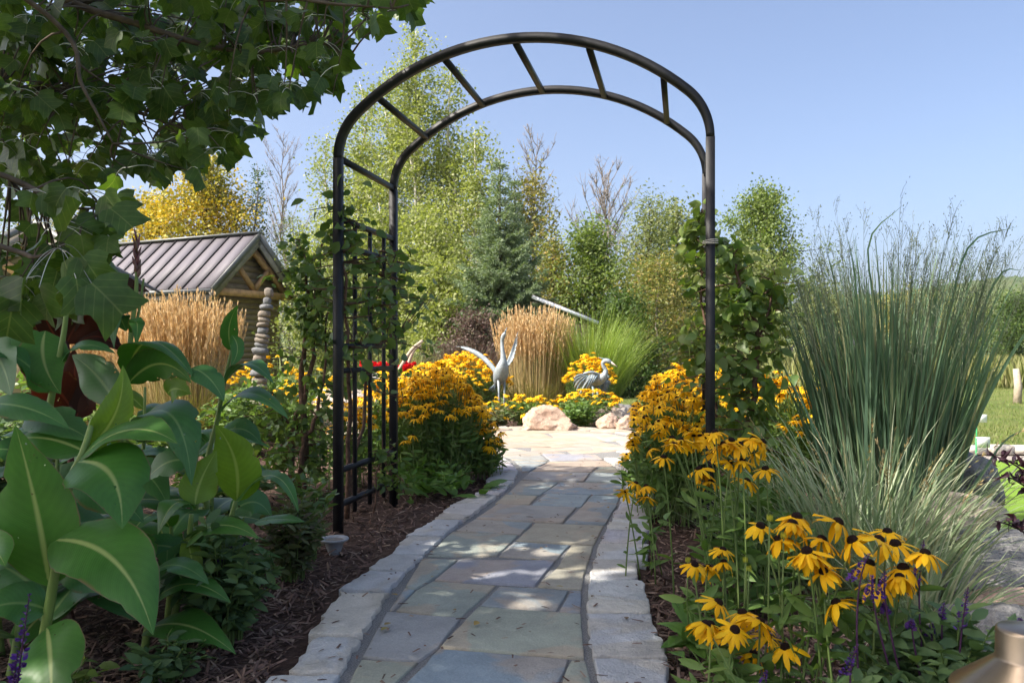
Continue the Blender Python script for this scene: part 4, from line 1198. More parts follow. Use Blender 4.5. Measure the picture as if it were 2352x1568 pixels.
def uplight():
    c = Gd(768, 1262); t = thing('well_light', 'small grey round ground light in the mulch near the arch post', 'lamp', (c[0], c[1], 0))
    b = MB(); b.add(*lathe([(.020, -.03), (.032, .0), (.044, .034), (.062, .044), (.065, .049), (.063, .053), (.046, .050), (.042, .044), (.0001, .04)], 36)); b.build('housing', M['greycast'], t, True)
    b = MB(); b.add(*lathe([(.0001, .042), (.02, .043), (.0415, .0455)], 30)); b.build('lens', plain('dusty_glass', [(.30, .27, .24)], .25, .5, 50., .3), t, True)
uplight()
M['white'] = plain('white_plastic', [(.8, .8, .78)], .5, .4, 5., .08)
M['gpost'] = plain('green_rod', [(.05, .35, .12)], .5, .4, 5., .1)
def flagmark(px, py, Y, lab, hrod=True):
    p = P(px, py, Y); t = thing('hole_marker', lab, 'marker', (p[0], p[1], -.03))
    b = MB(); b.add(*tube(np.array([[0, 0, 0], [0, 0, p[2] + .05]]), .006, 6)); b.build('rod', M['gpost'], t)
    b = MB(); b.add(*box((.045, 0, p[2] + .02), (.09, .010, .07))); b.build('plate', M['white'], t)
flagmark(2243, 958, 6.9, 'white square hole marker standing farther out on the lawn')
flagmark(2242, 1012, 5.2, 'white square hole marker on a green rod in the putting green')
b = MB(); p = P(2336, 895, 14.); b.add(*tube(np.array([[p[0], p[1], -.1], [p[0] + .02, p[1], .25], [p[0] - .02, p[1], .56]]), [.07, .065, .05], 8))
tag(b.build('wooden_post', M['oldwood']), 'weathered wooden post at the edge of the dry meadow', 'post')

# ------------------------------------------------------------------ climbing plants
M['vineleaf'] = leafmat('vine_leaf', [(.09, .16, .04), (.14, .22, .06), (.07, .13, .03), (.19, .26, .07), (.11, .19, .06)], .35, rough=.4, spec=.4)
M['vineleafr'] = leafmat('vine_leaf_light', [(.14, .21, .05), (.20, .27, .065), (.11, .17, .04), (.26, .31, .08)], .4, rough=.4, spec=.4)
VL = []
for k in range(3):
    T = sized(OVAL, .62 + .07 * k); V = T[0].copy(); V[3, 0] *= .8; V[5, 0] *= .8; V[:, 2] -= (.15 + .16 * k) * V[:, 1] ** 2 - (.1 * k) * V[:, 0] * V[:, 1]
    b = MB(); b.add(V, T[1]); VL.append((V, T[1], b.mesh('leaf', True)))
def vine(name, label, base, stems, centers, nleaf, ls, mat, seed, sig, indiv=220, cat='vine', face=None):
    """stems: list of polylines; leaves gather round the given centres (x,y,z,weight,sigma)"""
    rng = RNG(seed); base = np.asarray(base, float)
    t = thing(name, label, cat, base)
    for pts, r0, r1 in stems:
        pp = poly3(pts, 4 * len(pts)) - base
        pp[1:-1] += rng.normal(0, .008, (len(pp) - 2, 3))
        b = MB(); b.add(*tube(pp, np.linspace(r0, r1, len(pp)), 7)); b.build('stem', M['vinebark'], t, True)
    C_ = np.array([c_[:3] for c_ in centers]); W_ = np.array([c_[3] for c_ in centers], float); S_ = np.array([c_[4] for c_ in centers])
    # short side twigs from stems to clusters, leaves on them
    allp = np.vstack([poly3(pts, 24) for pts, _, _ in stems])
    sub = []
    tw = MB()
    for c_, s_, w_ in zip(C_, S_, W_):
        for k in range(max(3, int(w_ * 9))):
            q = c_ + rng.normal(0, 1, 3) * s_
            d_ = np.linalg.norm(allp - q, axis=1); a_ = allp[d_.argmin()]
            m = (a_ + q) / 2 + rng.normal(0, .03, 3)
            pp = bez([a_, m, q], 6)
            if np.linalg.norm(q - a_) < .9: tw.add(*tube(pp - base, np.linspace(.004, .0015, 6), 4))
            for f in rng.uniform(.35, 1.08, 6):
                sub.append(a_ * (1 - f) ** 2 + 2 * f * (1 - f) * m + f * f * q)
    kind(tw.build('twig', M['vinebark'], t), 'stuff')
    sub = np.array(sub)
    n = nleaf
    pos = sub[rng.integers(0, len(sub), n)] + rng.normal(0, ls * .55, (n, 3)) - base
    pos[:, 2] = np.maximum(pos[:, 2], .03)
    d = rdir(rng, n, -.95, .35); nr = rdir(rng, n, -.1, 1)
    if face is not None: nr = unit(nr + np.asarray(face) * .7)
    R = frames(d, nr); S = ls * rng.uniform(.6, 1.3, n)
    order = np.argsort(np.linalg.norm(pos + base - np.array([0, 0, EYE]), axis=1) - S * 3)
    for i in order[:indiv]:
        o_ = ob('leaf', VL[i % 3][2], mat, t)
        mt = np.eye(4); mt[:3, :3] = R[i] * S[i]; mt[:3, 3] = pos[i]
        o_.matrix_local = Matrix(mt.tolist())
    rest = order[indiv:]
    if len(rest):
        b = MB()
        for k in range(3):
            ii = rest[rest % 3 == k]
            b.add(*scatter(VL[k][0], VL[k][1], pos[ii], R[ii], S[ii]))
        kind(b.build('foliage', mat, t, True), 'stuff')
    return t
q = P
# free-standing climber left of the arch
Yv = 4.75
vine('climbing_shrub', 'tall woody climber with dark twisted stems left of the arch', P(690, 1148, Yv) * [1, 1, 0],
     [([q(690, 1150, Yv), q(700, 1000, Yv), q(690, 880, Yv), q(705, 780, Yv), q(705, 640, Yv), q(688, 550, Yv)], .026, .006),
      ([q(676, 1150, Yv), q(672, 1010, Yv + .05), q(700, 900, Yv), q(722, 800, Yv), q(725, 680, Yv), q(740, 560, Yv)], .022, .006),
      ([q(705, 1150, Yv), q(690, 1040, Yv - .06), q(725, 960, Yv - .1), q(745, 860, Yv - .05), q(752, 720, Yv)], .018, .005),
      ([q(700, 1000, Yv), q(650, 960, Yv), q(625, 900, Yv + .05)], .012, .004)],
     [(*q(688, 575, Yv), .7, .035), (*q(715, 640, Yv), 1.4, .06), (*q(712, 715, Yv), .8, .05), (*q(715, 650, Yv), 1.6, .12), (*q(735, 720, Yv), 1.5, .12), (*q(715, 740, Yv), 1.0, .07), (*q(668, 830, Yv), .5, .06),
      (*q(740, 850, Yv), 1.0, .11), (*q(650, 930, Yv), 1.0, .09), (*q(720, 940, Yv), 1.2, .12), (*q(660, 1030, Yv), 1.6, .13), (*q(730, 1040, Yv), 1.4, .12), (*q(620, 1040, Yv), 1.1, .12), (*q(700, 1110, Yv), .9, .12)],
     1150, .056, M['vineleaf'], 401, .1, 260)
def ap(u_, v_, z): return apt(u_, v_, z)
vine('climbing_vine', 'green vine climbing the left trellis of the arch', ap(-.04, .3, 0),
     [([ap(-.05, .3, 0), ap(-.03, .25, .5), ap(0, .1, .95), ap(.01, .02, 1.35), ap(-.02, .05, 1.62)], .014, .004), ([ap(-.05, .3, 0), ap(-.02, .4, .6), ap(.0, .45, 1.1), ap(.01, .5, 1.45)], .012, .004),
      ([ap(0, .1, .95), ap(.0, .4, .93), ap(.02, .72, .96)], .008, .004)],
     [(*ap(.01, .05, 1.62), .8, .05), (*ap(.02, .08, 1.48), 1.6, .08), (*ap(.02, .15, 1.32), 2.2, .10), (*ap(.03, .3, 1.25), 2.2, .11), (*ap(.02, .5, 1.28), 1.4, .10), (*ap(.03, .72, 1.33), 1.0, .08),
      (*ap(.02, .2, 1.12), 1.4, .10), (*ap(.03, .5, 1.1), 1.0, .09), (*ap(.03, .65, 1.02), 1.0, .09), (*ap(.02, .1, .92), .9, .07), (*ap(.02, .3, .85), .8, .08), (*ap(.03, .55, .78), .7, .08), (*ap(-.08, .1, 1.2), 1.2, .1), (*ap(.08, .85, 1.30), .7, .07)],
     520, .058, M['vineleaf'], 402, .1, 290, face=(.6, -.8, .1))
vine('climbing_vine', 'short vine shoot scrambling over the low rungs of the left trellis', ap(.02, .55, 0),
     [([ap(.0, .45, .0), ap(.02, .45, .3), ap(.03, .55, .22), ap(.05, .68, .10)], .006, .002)],
     [(*ap(.02, .42, .34), .7, .05), (*ap(.03, .55, .24), .8, .05), (*ap(.05, .66, .12), .7, .05)], 90, .045, M['vineleaf'], 403, .1, 90)
Yr = 3.75
vine('climbing_vine', 'light green climber covering the right trellis and leaning outward', P(1705, 1200, Yr) * [1, 1, 0],
     [([q(1705, 1235, Yr), q(1700, 1080, Yr), q(1730, 900, Yr), q(1735, 780, Yr), q(1700, 640, Yr), q(1660, 560, Yr)], .020, .005), ([q(1690, 1230, Yr), q(1650, 1000, Yr + .2), q(1620, 760, Yr + .3), q(1610, 560, Yr + .35), q(1612, 480, Yr + .35)], .012, .003),
      ([q(1733, 830, Yr), q(1770, 700, Yr), q(1765, 640, Yr)], .008, .003)],
     [(*q(1608, 490, Yr + .35), .9, .045), (*q(1608, 545, Yr + .35), .9, .05), (*q(1612, 610, Yr + .35), 1.0, .06), (*q(1605, 690, Yr + .35), 1.2, .07), (*q(1600, 770, Yr + .35), 1.2, .07), (*q(1605, 850, Yr + .35), 1.2, .07),
      (*q(1670, 590, Yr), 1.1, .07), (*q(1715, 600, Yr), .9, .08), (*q(1690, 670, Yr), 1.6, .09), (*q(1745, 680, Yr), 1.1, .08), (*q(1660, 750, Yr), 1.4, .08), (*q(1725, 760, Yr), 1.2, .09), (*q(1775, 740, Yr), .6, .06), (*q(1670, 850, Yr), 1.5, .09), (*q(1735, 860, Yr), 1.2, .09),
      (*q(1680, 950, Yr), 1.5, .09), (*q(1740, 960, Yr), 1.3, .09), (*q(1690, 1040, Yr), 1.3, .09), (*q(1750, 1050, Yr), 1.1, .09), (*q(1720, 1120, Yr), 1., .1)],
     1350, .060, M['vineleafr'], 404, .1, 290)

# ------------------------------------------------------------------ tulip tree overhanging from the left
M['tulip'] = leafmat('tulip_leaf', [(.05, .10, .022), (.08, .145, .032), (.035, .08, .018), (.11, .18, .04), (.05, .105, .035)], .4, (1.45, 1.5, .4), .42, .4, ribs=(.17, .22, .08))
TV = [tulip(c_, f_, w_) for c_, f_, w_ in ((.18, .3, .1), (.5, .12, -.3), (.1, .6, .25), (-.2, .25, .15), (.7, .45, -.2))]
TM = []
for T in TV:
    b = MB(); b.add(*T); TM.append(b.mesh('leaf', True))
TREE = thing('tulip_tree', 'tulip tree reaching over the garden from the left with lobed leaves', 'tree', (-3.5, 1.9, 0))
TB = np.array([-3.5, 1.9, 0.])
canopy = [(-40, -40), (1000, -40), (985, 10), (955, 70), (905, 35), (870, 90), (800, 105), (795, 185), (775, 235), (735, 252), (690, 238), (640, 250), (615, 290), (608, 325), (555, 335), (520, 395), (480, 352), (462, 425), (408, 405), (370, 430), (330, 410), (318, 380), (290, 420), (262, 440), (312, 480), (300, 510), (245, 548), (262, 600), (255, 690), (190, 728), (120, 755), (60, 760), (-40, 745)]
gaps = [((235, 205), 26), ((330, 285), 28), ((470, 195), 26), ((285, 345), 26), ((195, 300), 18), ((420, 260), 20), ((150, 160), 14), ((640, 170), 16), ((560, 285), 18), ((345, 330), 22), ((700, 200), 14)]
rng = RNG(500)
br = MB()
def branch(pts, r0, r1):
    pp = poly3(pts, 6 * len(pts)); br.add(*tube(pp - TB, np.linspace(r0, r1, len(pp)), 7)); return pp
BR = [branch([TB + [0, 0, 2.6], (-2.6, 2.7, 2.25), P(0, 192, 3.4), P(170, 225, 3.4), P(330, 262, 3.4), P(430, 300, 3.4)], .026, .004),
      branch([TB + [0, 0, 3.3], (-2.4, 2.5, 2.9), P(60, -60, 3.2), P(330, 60, 3.2), P(560, 120, 3.3), P(740, 100, 3.3), P(800, 140, 3.3)], .024, .003),
      branch([TB + [0, 0, 2.9], (-2.4, 2.2, 2.5), P(90, 20, 2.8), P(190, 200, 2.8), P(260, 330, 2.8)], .017, .003),
      branch([TB + [0, 0, 3.6], (-1.8, 2.6, 3.0), P(500, -60, 3.0), P(700, 0, 3.0), P(900, 20, 3.0)], .02, .003),
      branch([TB + [0, 0, 2.2], (-2.4, 2.3, 1.7), P(0, 400, 2.7), P(130, 470, 2.7), P(230, 480, 2.7)], .017, .003),
      branch([TB + [0, 0, 2.0], (-2.2, 2.0, 1.4), P(-20, 560, 2.3), P(80, 590, 2.3), P(150, 560, 2.3)], .014, .003)]
br.add(*tube(np.array([[0, 0, -.1], [.03, .02, 1.2], [-.03, .05, 2.6], [.05, 0, 4.2], [0, 0, 6.2]]), [.17, .13, .11, .08, .03], 12))
tk = br.build('trunk', M['twig'], TREE, True)
allb = np.vstack(BR)
cl = []
tries = 0
while len(cl) < 430 and tries < 30000:
    tries += 1
    px, py = rng.uniform(-30, 990), rng.uniform(-30, 745)
    if not in_poly(np.array([[px, py]]), canopy)[0]: continue
    if any((px - g[0]) ** 2 + (py - g[1]) ** 2 < (r_ + 12) ** 2 for g, r_ in gaps): continue
    if py > 430 and rng.random() < .72: continue
    Y = rng.uniform(3.0, 5.0) if py < 430 else rng.uniform(2.5, 3.6)
    cl.append(P(px, py - 18, Y))
tp = []; td = []; ts = []
twg = MB(); pet = MB()
for c_ in cl:
    d_ = np.linalg.norm(allb - c_, axis=1); a_ = allb[d_.argmin()]
    if d_.min() < 1.1: twg.add(*tube(bez([a_, (a_ + c_) / 2 + rng.normal(0, .04, 3) + [0, 0, .04], c_], 6) - TB, np.linspace(.005, .002, 6), 5))
    for k in range(rng.integers(4, 7)):
        h = rdir(rng, 1, -.7, .3)[0]; pl = rng.uniform(.05, .11)
        e = c_ + h * pl
        pp = proj(e + np.array([0, 0, -.05]))
        if pp[0] > 0 and not in_poly(pp[None], canopy)[0]: continue
        if any((pp[0] - g[0]) ** 2 + (pp[1] - g[1]) ** 2 < r_ * r_ for g, r_ in gaps): continue
        pet.add(*tube(bez([c_, c_ + h * pl * .6 + [0, 0, .02], e], 4) - TB, [.0016, .0013, .0013, .0012], 4, False))
        tp.append(e - TB); td.append(unit(h + np.array([0, 0, -1.1]) + rng.normal(0, .35, 3))); ts.append(rng.uniform(.055, .115))
# a few hand-placed large leaves low on the near branch
for px, py, Y, s_, dx, dz in [(150, 530, 2.1, .125, .5, .9), (148, 600, 2.0, .10, .3, -.9), (190, 590, 2.0, .10, .5, -.6), (175, 640, 1.95, .12, .2, -.9), (210, 650, 1.92, .14, .7, -.55), (60, 640, 2.0, .12, -.2, -1), (90, 660, 2.0, .12, .3, -1), (30, 690, 2.0, .13, -.1, -1), (255, 480, 2.3, .12, .7, -.5)]:
    e = P(px, py, Y); tp.append(e - TB); td.append(unit(np.array([dx, -.1, dz]))); ts.append(s_)
    a_ = BR[5][-3]; pet.add(*tube(bez([a_, (a_ + e) / 2 + [0, 0, .04], e], 8) - TB, .0009, 4, False))
tp = np.array(tp); td = np.array(td); ts = np.array(ts); n = len(tp)
nr = unit(np.column_stack([rng.normal(0, .7, n), rng.normal(-.5, .6, n), rng.normal(.25, .45, n)]))
R = frames(td, nr)
near = np.argsort(np.linalg.norm(tp + TB, axis=1) - ts * 4)
for i in near[:300]:
    o = ob('leaf', TM[i % 5], M['tulip'], TREE); mt = np.eye(4); mt[:3, :3] = R[i] * ts[i]; mt[:3, 3] = tp[i]; o.matrix_local = Matrix(mt.tolist())
b = MB()
for k in range(5):
    ii = near[300:][near[300:] % 5 == k]
    b.add(*scatter(TV[k][0], TV[k][1], tp[ii], R[ii], ts[ii]), np.tile(TV[k][2], (len(ii), 1)))
# unseen rest of the crown, shaped to shade the path and let sun dapples through
n = 80000
pc = rdir(rng, n) * (rng.random(n) ** .38)[:, None] * np.array([3.3, 3.3, 1.7]) + np.array([-3.1, 1.3, 4.4])
lump = np.array([mnoise.noise(Vector(p * .95)) for p in pc])
pj = proj(np.column_stack([pc[:, 0], np.maximum(pc[:, 1], .05), pc[:, 2]]))
vis = (pc[:, 1] > .05) & (pj[:, 0] > -30) & (pj[:, 0] < 2380) & (pj[:, 1] > -60)
pc = pc[~vis & (lump > .02)][:14000]
xs = pc[:, 0] + .86 * pc[:, 2]; ys = pc[:, 1] + .32 * pc[:, 2]
pc = pc[(rng.random(len(pc)) < np.interp(xs, [1.25, 1.9], [1, .15])) & (rng.random(len(pc)) < np.interp(ys, [4.4, 5.2], [1, .5]))]  # leaves thinned by where their shade lands, so sun reaches the vines
xs = pc[:, 0] + .86 * pc[:, 2]; ys = pc[:, 1] + .32 * pc[:, 2]
for gx_, gy_, ga, gb in ((-.05, 3.52, .50, .13), (.12, 3.12, .36, .09), (-.05, 2.72, .20, .07), (.46, 3.02, .16, .07), (-.32, 2.55, .16, .06), (.28, 4.3, .2, .08), (-.22, 2.2, .24, .09), (.55, 2.45, .14, .08), (.1, 5.2, .4, .12), (-1.0, 2.4, .25, .12), (-.6, 3.0, .2, .1), (.95, 2.6, .25, .12)):  # holes cut along the sun's rays to throw dapples on path and beds
    keep = (((xs - gx_) / ga) ** 2 + ((ys - gy_) / gb) ** 2 > 1) | (rng.random(len(xs)) < .12)
    pc, xs, ys = pc[keep], xs[keep], ys[keep]
n = len(pc)
for k in range(5):
    ii = np.arange(n) % 5 == k; m = ii.sum()
    b.add(*scatter(TV[k][0], TV[k][1], pc[ii] - TB, frames(rdir(rng, m, -1, .2), rdir(rng, m, -.1, 1)), rng.uniform(.10, .17, m)), np.tile(TV[k][2], (m, 1)))
print('tulip crown', n, 'visible', len(tp))
kind(b.build('crown', M['tulip'], TREE, True), 'stuff')
kind(twg.build('twig', M['twig'], TREE), 'stuff')
kind(pet.build('leaf_stalk', leafmat('stalk', [(.035, .05, .018)], .2), TREE), 'stuff')

# ------------------------------------------------------------------ cannas
M['canna'] = veined('canna_leaf', ((.048, .155, .026), (.074, .200, .033)), (.30, .38, .13), edge=(.16, .12, .07), trans=.3)
M['cannab'] = veined('canna_leaf_blue', ((.048, .15, .042), (.066, .175, .046)), (.17, .28, .10), trans=.22)
M['cannay'] = veined('canna_leaf_young', ((.15, .26, .035), (.18, .30, .04)), (.33, .42, .12), trans=.45)
M['bronzeleaf'] = veined('canna_leaf_bronze', ((.028, .012, .013), (.055, .020, .014)), (.12, .04, .03), trans=.28, tcol=(3.2, 1.1, .3))
M['cstem'] = plain('canna_stem', [(.17, .25, .06)], .45, .4, 20., .25, stretch=(1, 1, .2))
M['bstem'] = plain('bronze_stem', [(.10, .035, .03)], .45, .4, 20., .25)
M['bud'] = plain('canna_bud', [(.22, .08, .09), (.17, .12, .07)], .5, .4, 30., .35)
def cleaf(pts, W_, nrm, roll=0., fold=.18, wave=.05, seed=0, droop=0.):
    """blade along a midrib; nrm = direction the upper face looks at; W_ full width"""
    rng = RNG(seed); n = 20; K = 8
    mid = poly3(pts, n) if len(pts) > 3 else bez(pts, n)
    t = unit(np.gradient(mid, axis=0)); s = np.linspace(0, 1, n)
    nr = np.asarray(nrm, float)
    x = unit(np.cross(t, nr)); z = np.cross(x, t)
    ra = roll * (s - .3)
    x2 = x * np.cos(ra)[:, None] + z * np.sin(ra)[:, None]; z2 = -x * np.sin(ra)[:, None] + z * np.cos(ra)[:, None]
    prof = np.sin(math.pi * s ** .72) ** .85 * (1 - .25 * s ** 6); prof[0] = .06; prof[-1] = .0
    V = []; A = []
    ph = rng.uniform(0, 6.28, 2)
    for k in range(-K // 2, K // 2 + 1):
        u_ = k / (K / 2)
        side = 0 if u_ < 0 else 1
        wv = wave * W_ * np.sin(s * 9 + ph[side]) * abs(u_) ** 2 * np.sin(math.pi * s)
        lift = fold * W_ * .5 * prof * (abs(u_) - 1.05 * u_ * u_ * (.8 + droop)) + wv
        tear = 1 - (abs(u_) == 1) * rng.uniform(0, .05, n) - (abs(u_) == 1) * (rng.random(n) < .06) * rng.uniform(.1, .3, n)
        V.append(mid + x2 * (u_ * prof * tear * W_ / 2)[:, None] + z2 * lift[:, None])
        A.append(np.column_stack([np.full(n, u_), s, 0 * s]))
    V = np.stack(V, 1).reshape(-1, 3); A = np.stack(A, 1).reshape(-1, 3)
    i = (np.arange(n - 1)[:, None] * (K + 1) + np.arange(K)[None]).ravel()
    return V, np.stack([i, i + 1, i + K + 2, i + K + 1], 1), A
def canna(label, base, stems, leaves, seed, stemmat, cat='canna plant', group=None):
    base = np.asarray(base, float); t = thing('canna_plant', label, cat, base, group)
    for pts, r0, r1 in stems:
        b = MB(); pp = poly3(pts, 5 * len(pts)) - base; b.add(*tube(pp, np.linspace(r0, r1, len(pp)), 8)); b.build('stem', stemmat, t, True)
    for k, (pts, W_, nrm, mat, kw) in enumerate(leaves):
        V, F, A = cleaf(pts, W_, nrm, seed=seed * 50 + k, **kw)
        b = MB(); b.add(V - base, F, A); b.build('leaf', mat, t, True)
    return t
def Lf(b_, c_, e, Wpx, Y0, Y1=None, Yc=None, nrm=(0, -1, .55), mat='canna', **kw):
    """leaf seen from base b_ over c_ to tip e, width in picture units at the given distance"""
    Y1 = Y1 if Y1 else Y0; Yc = Yc if Yc else (Y0 + Y1) / 2
    return ([P(*b_, Y0), P(*c_, Yc), P(*e, Y1)], Wpx / FPX * Yc, nrm, M[mat], kw)
nm1 = (.25, -.9, .55)
canna('large green canna with broad paddle leaves at the very front of the bed', (-1.22, 2.0, 0),
      [([np.array([-1.24, 2.02, 0]), P(105, 1440, 2.0), P(135, 1260, 2.0), P(160, 1110, 2.05), P(190, 1040, 2.1), P(215, 960, 2.15)], .015, .008)],
      [Lf((113, 1345), (95, 1180), (35, 975), 185, 2.0, 1.95, nrm=(.15, -1, .1), fold=.25),
       Lf((180, 1060), (285, 1050), (280, 1215), 190, 2.05, 1.86, 1.9, nrm=(.35, -.8, .75), roll=.3),
       Lf((118, 1240), (290, 1225), (352, 1458), 190, 2.0, 1.72, 1.8, nrm=(.35, -.8, .7), roll=.2),
       Lf((108, 1440), (120, 1500), (118, 1660), 160, 1.95, 1.75, 1.8, nrm=(.05, -.9, .7)),
       Lf((185, 1050), (300, 940), (408, 1018), 130, 2.1, 1.95, nrm=(.1, -.55, .9)),
       Lf((200, 1030), (290, 960), (282, 838), 85, 2.15, 2.2, nrm=(.8, -.6, .3), mat='cannay', fold=.7),
       Lf((105, 1430), (160, 1350), (205, 1310), 150, 2.05, 2.2, nrm=(-.4, -.8, .3), mat='cannab'),
       Lf((-60, 1330), (-20, 1220), (12, 1300), 120, 1.95, 1.8, nrm=(.5, -.8, .4)),
       Lf((110, 1400), (20, 1360), (-60, 1420), 120, 2.0, 1.9, nrm=(0, -.7, .8), mat='cannab'),
       Lf((150, 1180), (230, 1240), (300, 1190), 110, 2.15, 2.3, nrm=(.1, -.7, .7), mat='cannab'),
       Lf((165, 1090), (260, 1110), (330, 1200), 120, 2.2, 2.2, nrm=(.2, -.8, .5), mat='cannab'),
       Lf((140, 1210), (60, 1180), (-20, 1150), 120, 2.1, 2.2, nrm=(-.1, -.9, .3), mat='canna'),
       Lf((200, 1040), (110, 990), (30, 1010), 110, 2.15, 2.2, nrm=(-.1, -.6, .8), mat='canna'),
       Lf((130, 1300), (220, 1290), (290, 1370), 110, 2.1, 2.1, nrm=(.2, -.8, .5), mat='cannab'),
       Lf((110, 1380), (40, 1300), (-30, 1290), 110, 2.1, 2.1, nrm=(-.1, -.8, .5), mat='cannab')], 1, M['cstem'])
canna('green canna with a bare pale stem rising beside the bronze one', (-1.42, 2.45, 0),
      [([np.array([-1.45, 2.45, 0]), P(85, 1150, 2.4), P(109, 962, 2.4), P(135, 830, 2.4), P(151, 730, 2.4), P(153, 640, 2.4)], .015, .006)],
      [Lf((118, 900), (20, 760), (-80, 830), 120, 2.4, 2.2, nrm=(-.1, -.6, .8), mat='cannab'),
       Lf((135, 850), (60, 740), (-40, 790), 80, 2.4, 2.5, nrm=(0, -.6, .8)),
       Lf((105, 760), (80, 830), (140, 905), 110, 2.45, 2.3, nrm=(.35, -.9, .3), mat='canna'),
       Lf((-30, 790), (15, 830), (25, 912), 105, 2.3, 2.2, nrm=(-.3, -.9, .3), mat='cannab'),
       Lf((140, 830), (185, 765), (265, 812), 60, 2.4, 2.35, nrm=(.1, -.5, .9), mat='cannab'),
       Lf((265, 925), (225, 850), (165, 815), 95, 2.5, 2.6, nrm=(-.1, -.9, .2), mat='cannab'),
       Lf((-40, 930), (60, 915), (160, 985), 85, 2.2, 2.1, nrm=(0, -.6, .8), mat='cannab'),
       Lf((60, 960), (130, 955), (215, 1015), 100, 2.25, 2.15, nrm=(.1, -.6, .8), mat='cannab'),
       Lf((90, 1080), (40, 1010), (-40, 1040), 90, 2.3, 2.2, nrm=(0, -.7, .6), mat='cannab'),
       Lf((95, 1180), (150, 1120), (240, 1180), 90, 2.4, 2.5, nrm=(0, -.7, .6), mat='cannab')], 2, M['cstem'])
t3 = canna('green canna carrying a closed flower spike in front of the golden grass', (-1.33, 2.75, 0),
      [([np.array([-1.33, 2.75, 0]), P(275, 1050, 2.7), P(292, 870, 2.7), P(302, 760, 2.7), P(312, 680, 2.7), P(314, 620, 2.7)], .013, .006),
       ([P(298, 790, 2.7), P(318, 720, 2.72), P(330, 640, 2.74)], .006, .004)],
      [Lf((292, 870), (325, 690), (458, 885), 95, 2.7, 2.5, 2.55, nrm=(.45, -.4, .9), mat='canna', roll=.4),
       Lf((295, 880), (370, 790), (440, 880), 85, 2.7, 2.55, nrm=(.1, -.8, -.25), mat='canna'),
       Lf((440, 845), (485, 855), (515, 922), 65, 2.55, 2.45, nrm=(.3, -.7, .7), mat='cannab'),
       Lf((300, 980), (420, 860), (440, 1115), 135, 2.7, 2.35, 2.45, nrm=(.3, -.6, .8), mat='cannab', roll=.3),
       Lf((290, 760), (250, 660), (262, 800), 65, 2.75, 2.65, nrm=(-.2, -.9, .3), mat='cannab'),
       Lf((303, 770), (322, 700), (312, 800), 36, 2.7, 2.6, nrm=(.5, -.8, .2), mat='canna'),
       Lf((385, 905), (395, 880), (440, 905), 70, 2.6, 2.55, nrm=(.1, -.9, .3), mat='cannay'),
       Lf((285, 1000), (210, 960), (170, 1060), 80, 2.75, 2.7, nrm=(-.3, -.7, .6), mat='cannab'),
       Lf((280, 1090), (340, 1050), (390, 1170), 90, 2.75, 2.6, nrm=(.3, -.7, .6), mat='cannab')], 3, M['cstem'])
b = MB(); rng = RNG(77)
for k in range(16):
    f = k / 15; c_ = P(314, 640 - f * 88, 2.7); d_ = np.array([.35 * math.cos(k * 2.4), .35 * math.sin(k * 2.4), 1.])
    b.add(*tube(np.array([c_, c_ + unit(d_) * .02, c_ + unit(d_) * .045]) - np.array(t3.location), [.003, .0065 * (1.2 - f * .7), .001], 6))
b.build('flower_spike', M['bud'], t3, True)
canna('green canna with an upright rolled leaf nearest the arch', (-1.02, 2.85, 0),
      [([np.array([-1.02, 2.85, 0]), P(470, 1130, 2.8), P(500, 960, 2.8), P(517, 870, 2.8), P(533, 800, 2.8)], .012, .005),
       ([np.array([-.98, 2.65, 0]), P(520, 1240, 2.6), P(541, 1150, 2.6)], .012, .007), ([np.array([-1.05, 2.4, 0]), P(430, 1260, 2.4), P(440, 1180, 2.4)], .012, .007)],
      [Lf((533, 805), (512, 750), (548, 700), 42, 2.8, 2.75, nrm=(.5, -.8, .2), mat='canna', fold=.6),
       Lf((533, 770), (560, 800), (528, 845), 36, 2.78, 2.7, nrm=(.6, -.8, .1), mat='canna', fold=.5),
       Lf((515, 885), (560, 785), (630, 882), 75, 2.8, 2.65, nrm=(.2, -.4, .9), mat='cannab', roll=.3),
       Lf((505, 950), (565, 850), (663, 962), 75, 2.8, 2.6, nrm=(.2, -.5, .9), mat='cannab'),
       Lf((543, 1150), (560, 1050), (495, 975), 115, 2.6, 2.5, nrm=(.1, -1, .15), mat='cannay', fold=.3),
       Lf((541, 1150), (640, 1020), (686, 1178), 75, 2.6, 2.45, nrm=(.4, -.5, .9), mat='canna', roll=.5),
       Lf((448, 1158), (450, 1110), (498, 1034), 88, 2.4, 2.45, nrm=(.3, -.9, .3), mat='cannay'),
       Lf((445, 1165), (395, 1120), (362, 1228), 85, 2.4, 2.25, nrm=(-.2, -.7, .7), mat='canna', roll=-.3),
       Lf((420, 1255), (500, 1165), (595, 1238), 75, 2.4, 2.3, nrm=(.1, -.55, .9), mat='canna'),
       Lf((585, 1200), (640, 1185), (702, 1198), 42, 2.6, 2.5, nrm=(.1, -.5, .9), mat='cannab'),
       Lf((500, 1000), (560, 960), (600, 1020), 70, 2.85, 2.8, nrm=(.1, -.6, .8), mat='cannab'),
       Lf((530, 1180), (590, 1120), (625, 1190), 70, 2.75, 2.8, nrm=(.3, -.7, .6), mat='cannab'),
       Lf((430, 1270), (350, 1230), (300, 1280), 80, 2.45, 2.4, nrm=(-.1, -.6, .8), mat='cannab'),
       Lf((430, 1230), (440, 1290), (460, 1360), 50, 2.4, 2.3, nrm=(.1, -.8, .5), mat='cannay'),
       Lf((440, 1060), (380, 1040), (330, 1110), 80, 2.6, 2.6, nrm=(-.3, -.8, .5), mat='cannab')], 4, M['cstem'])
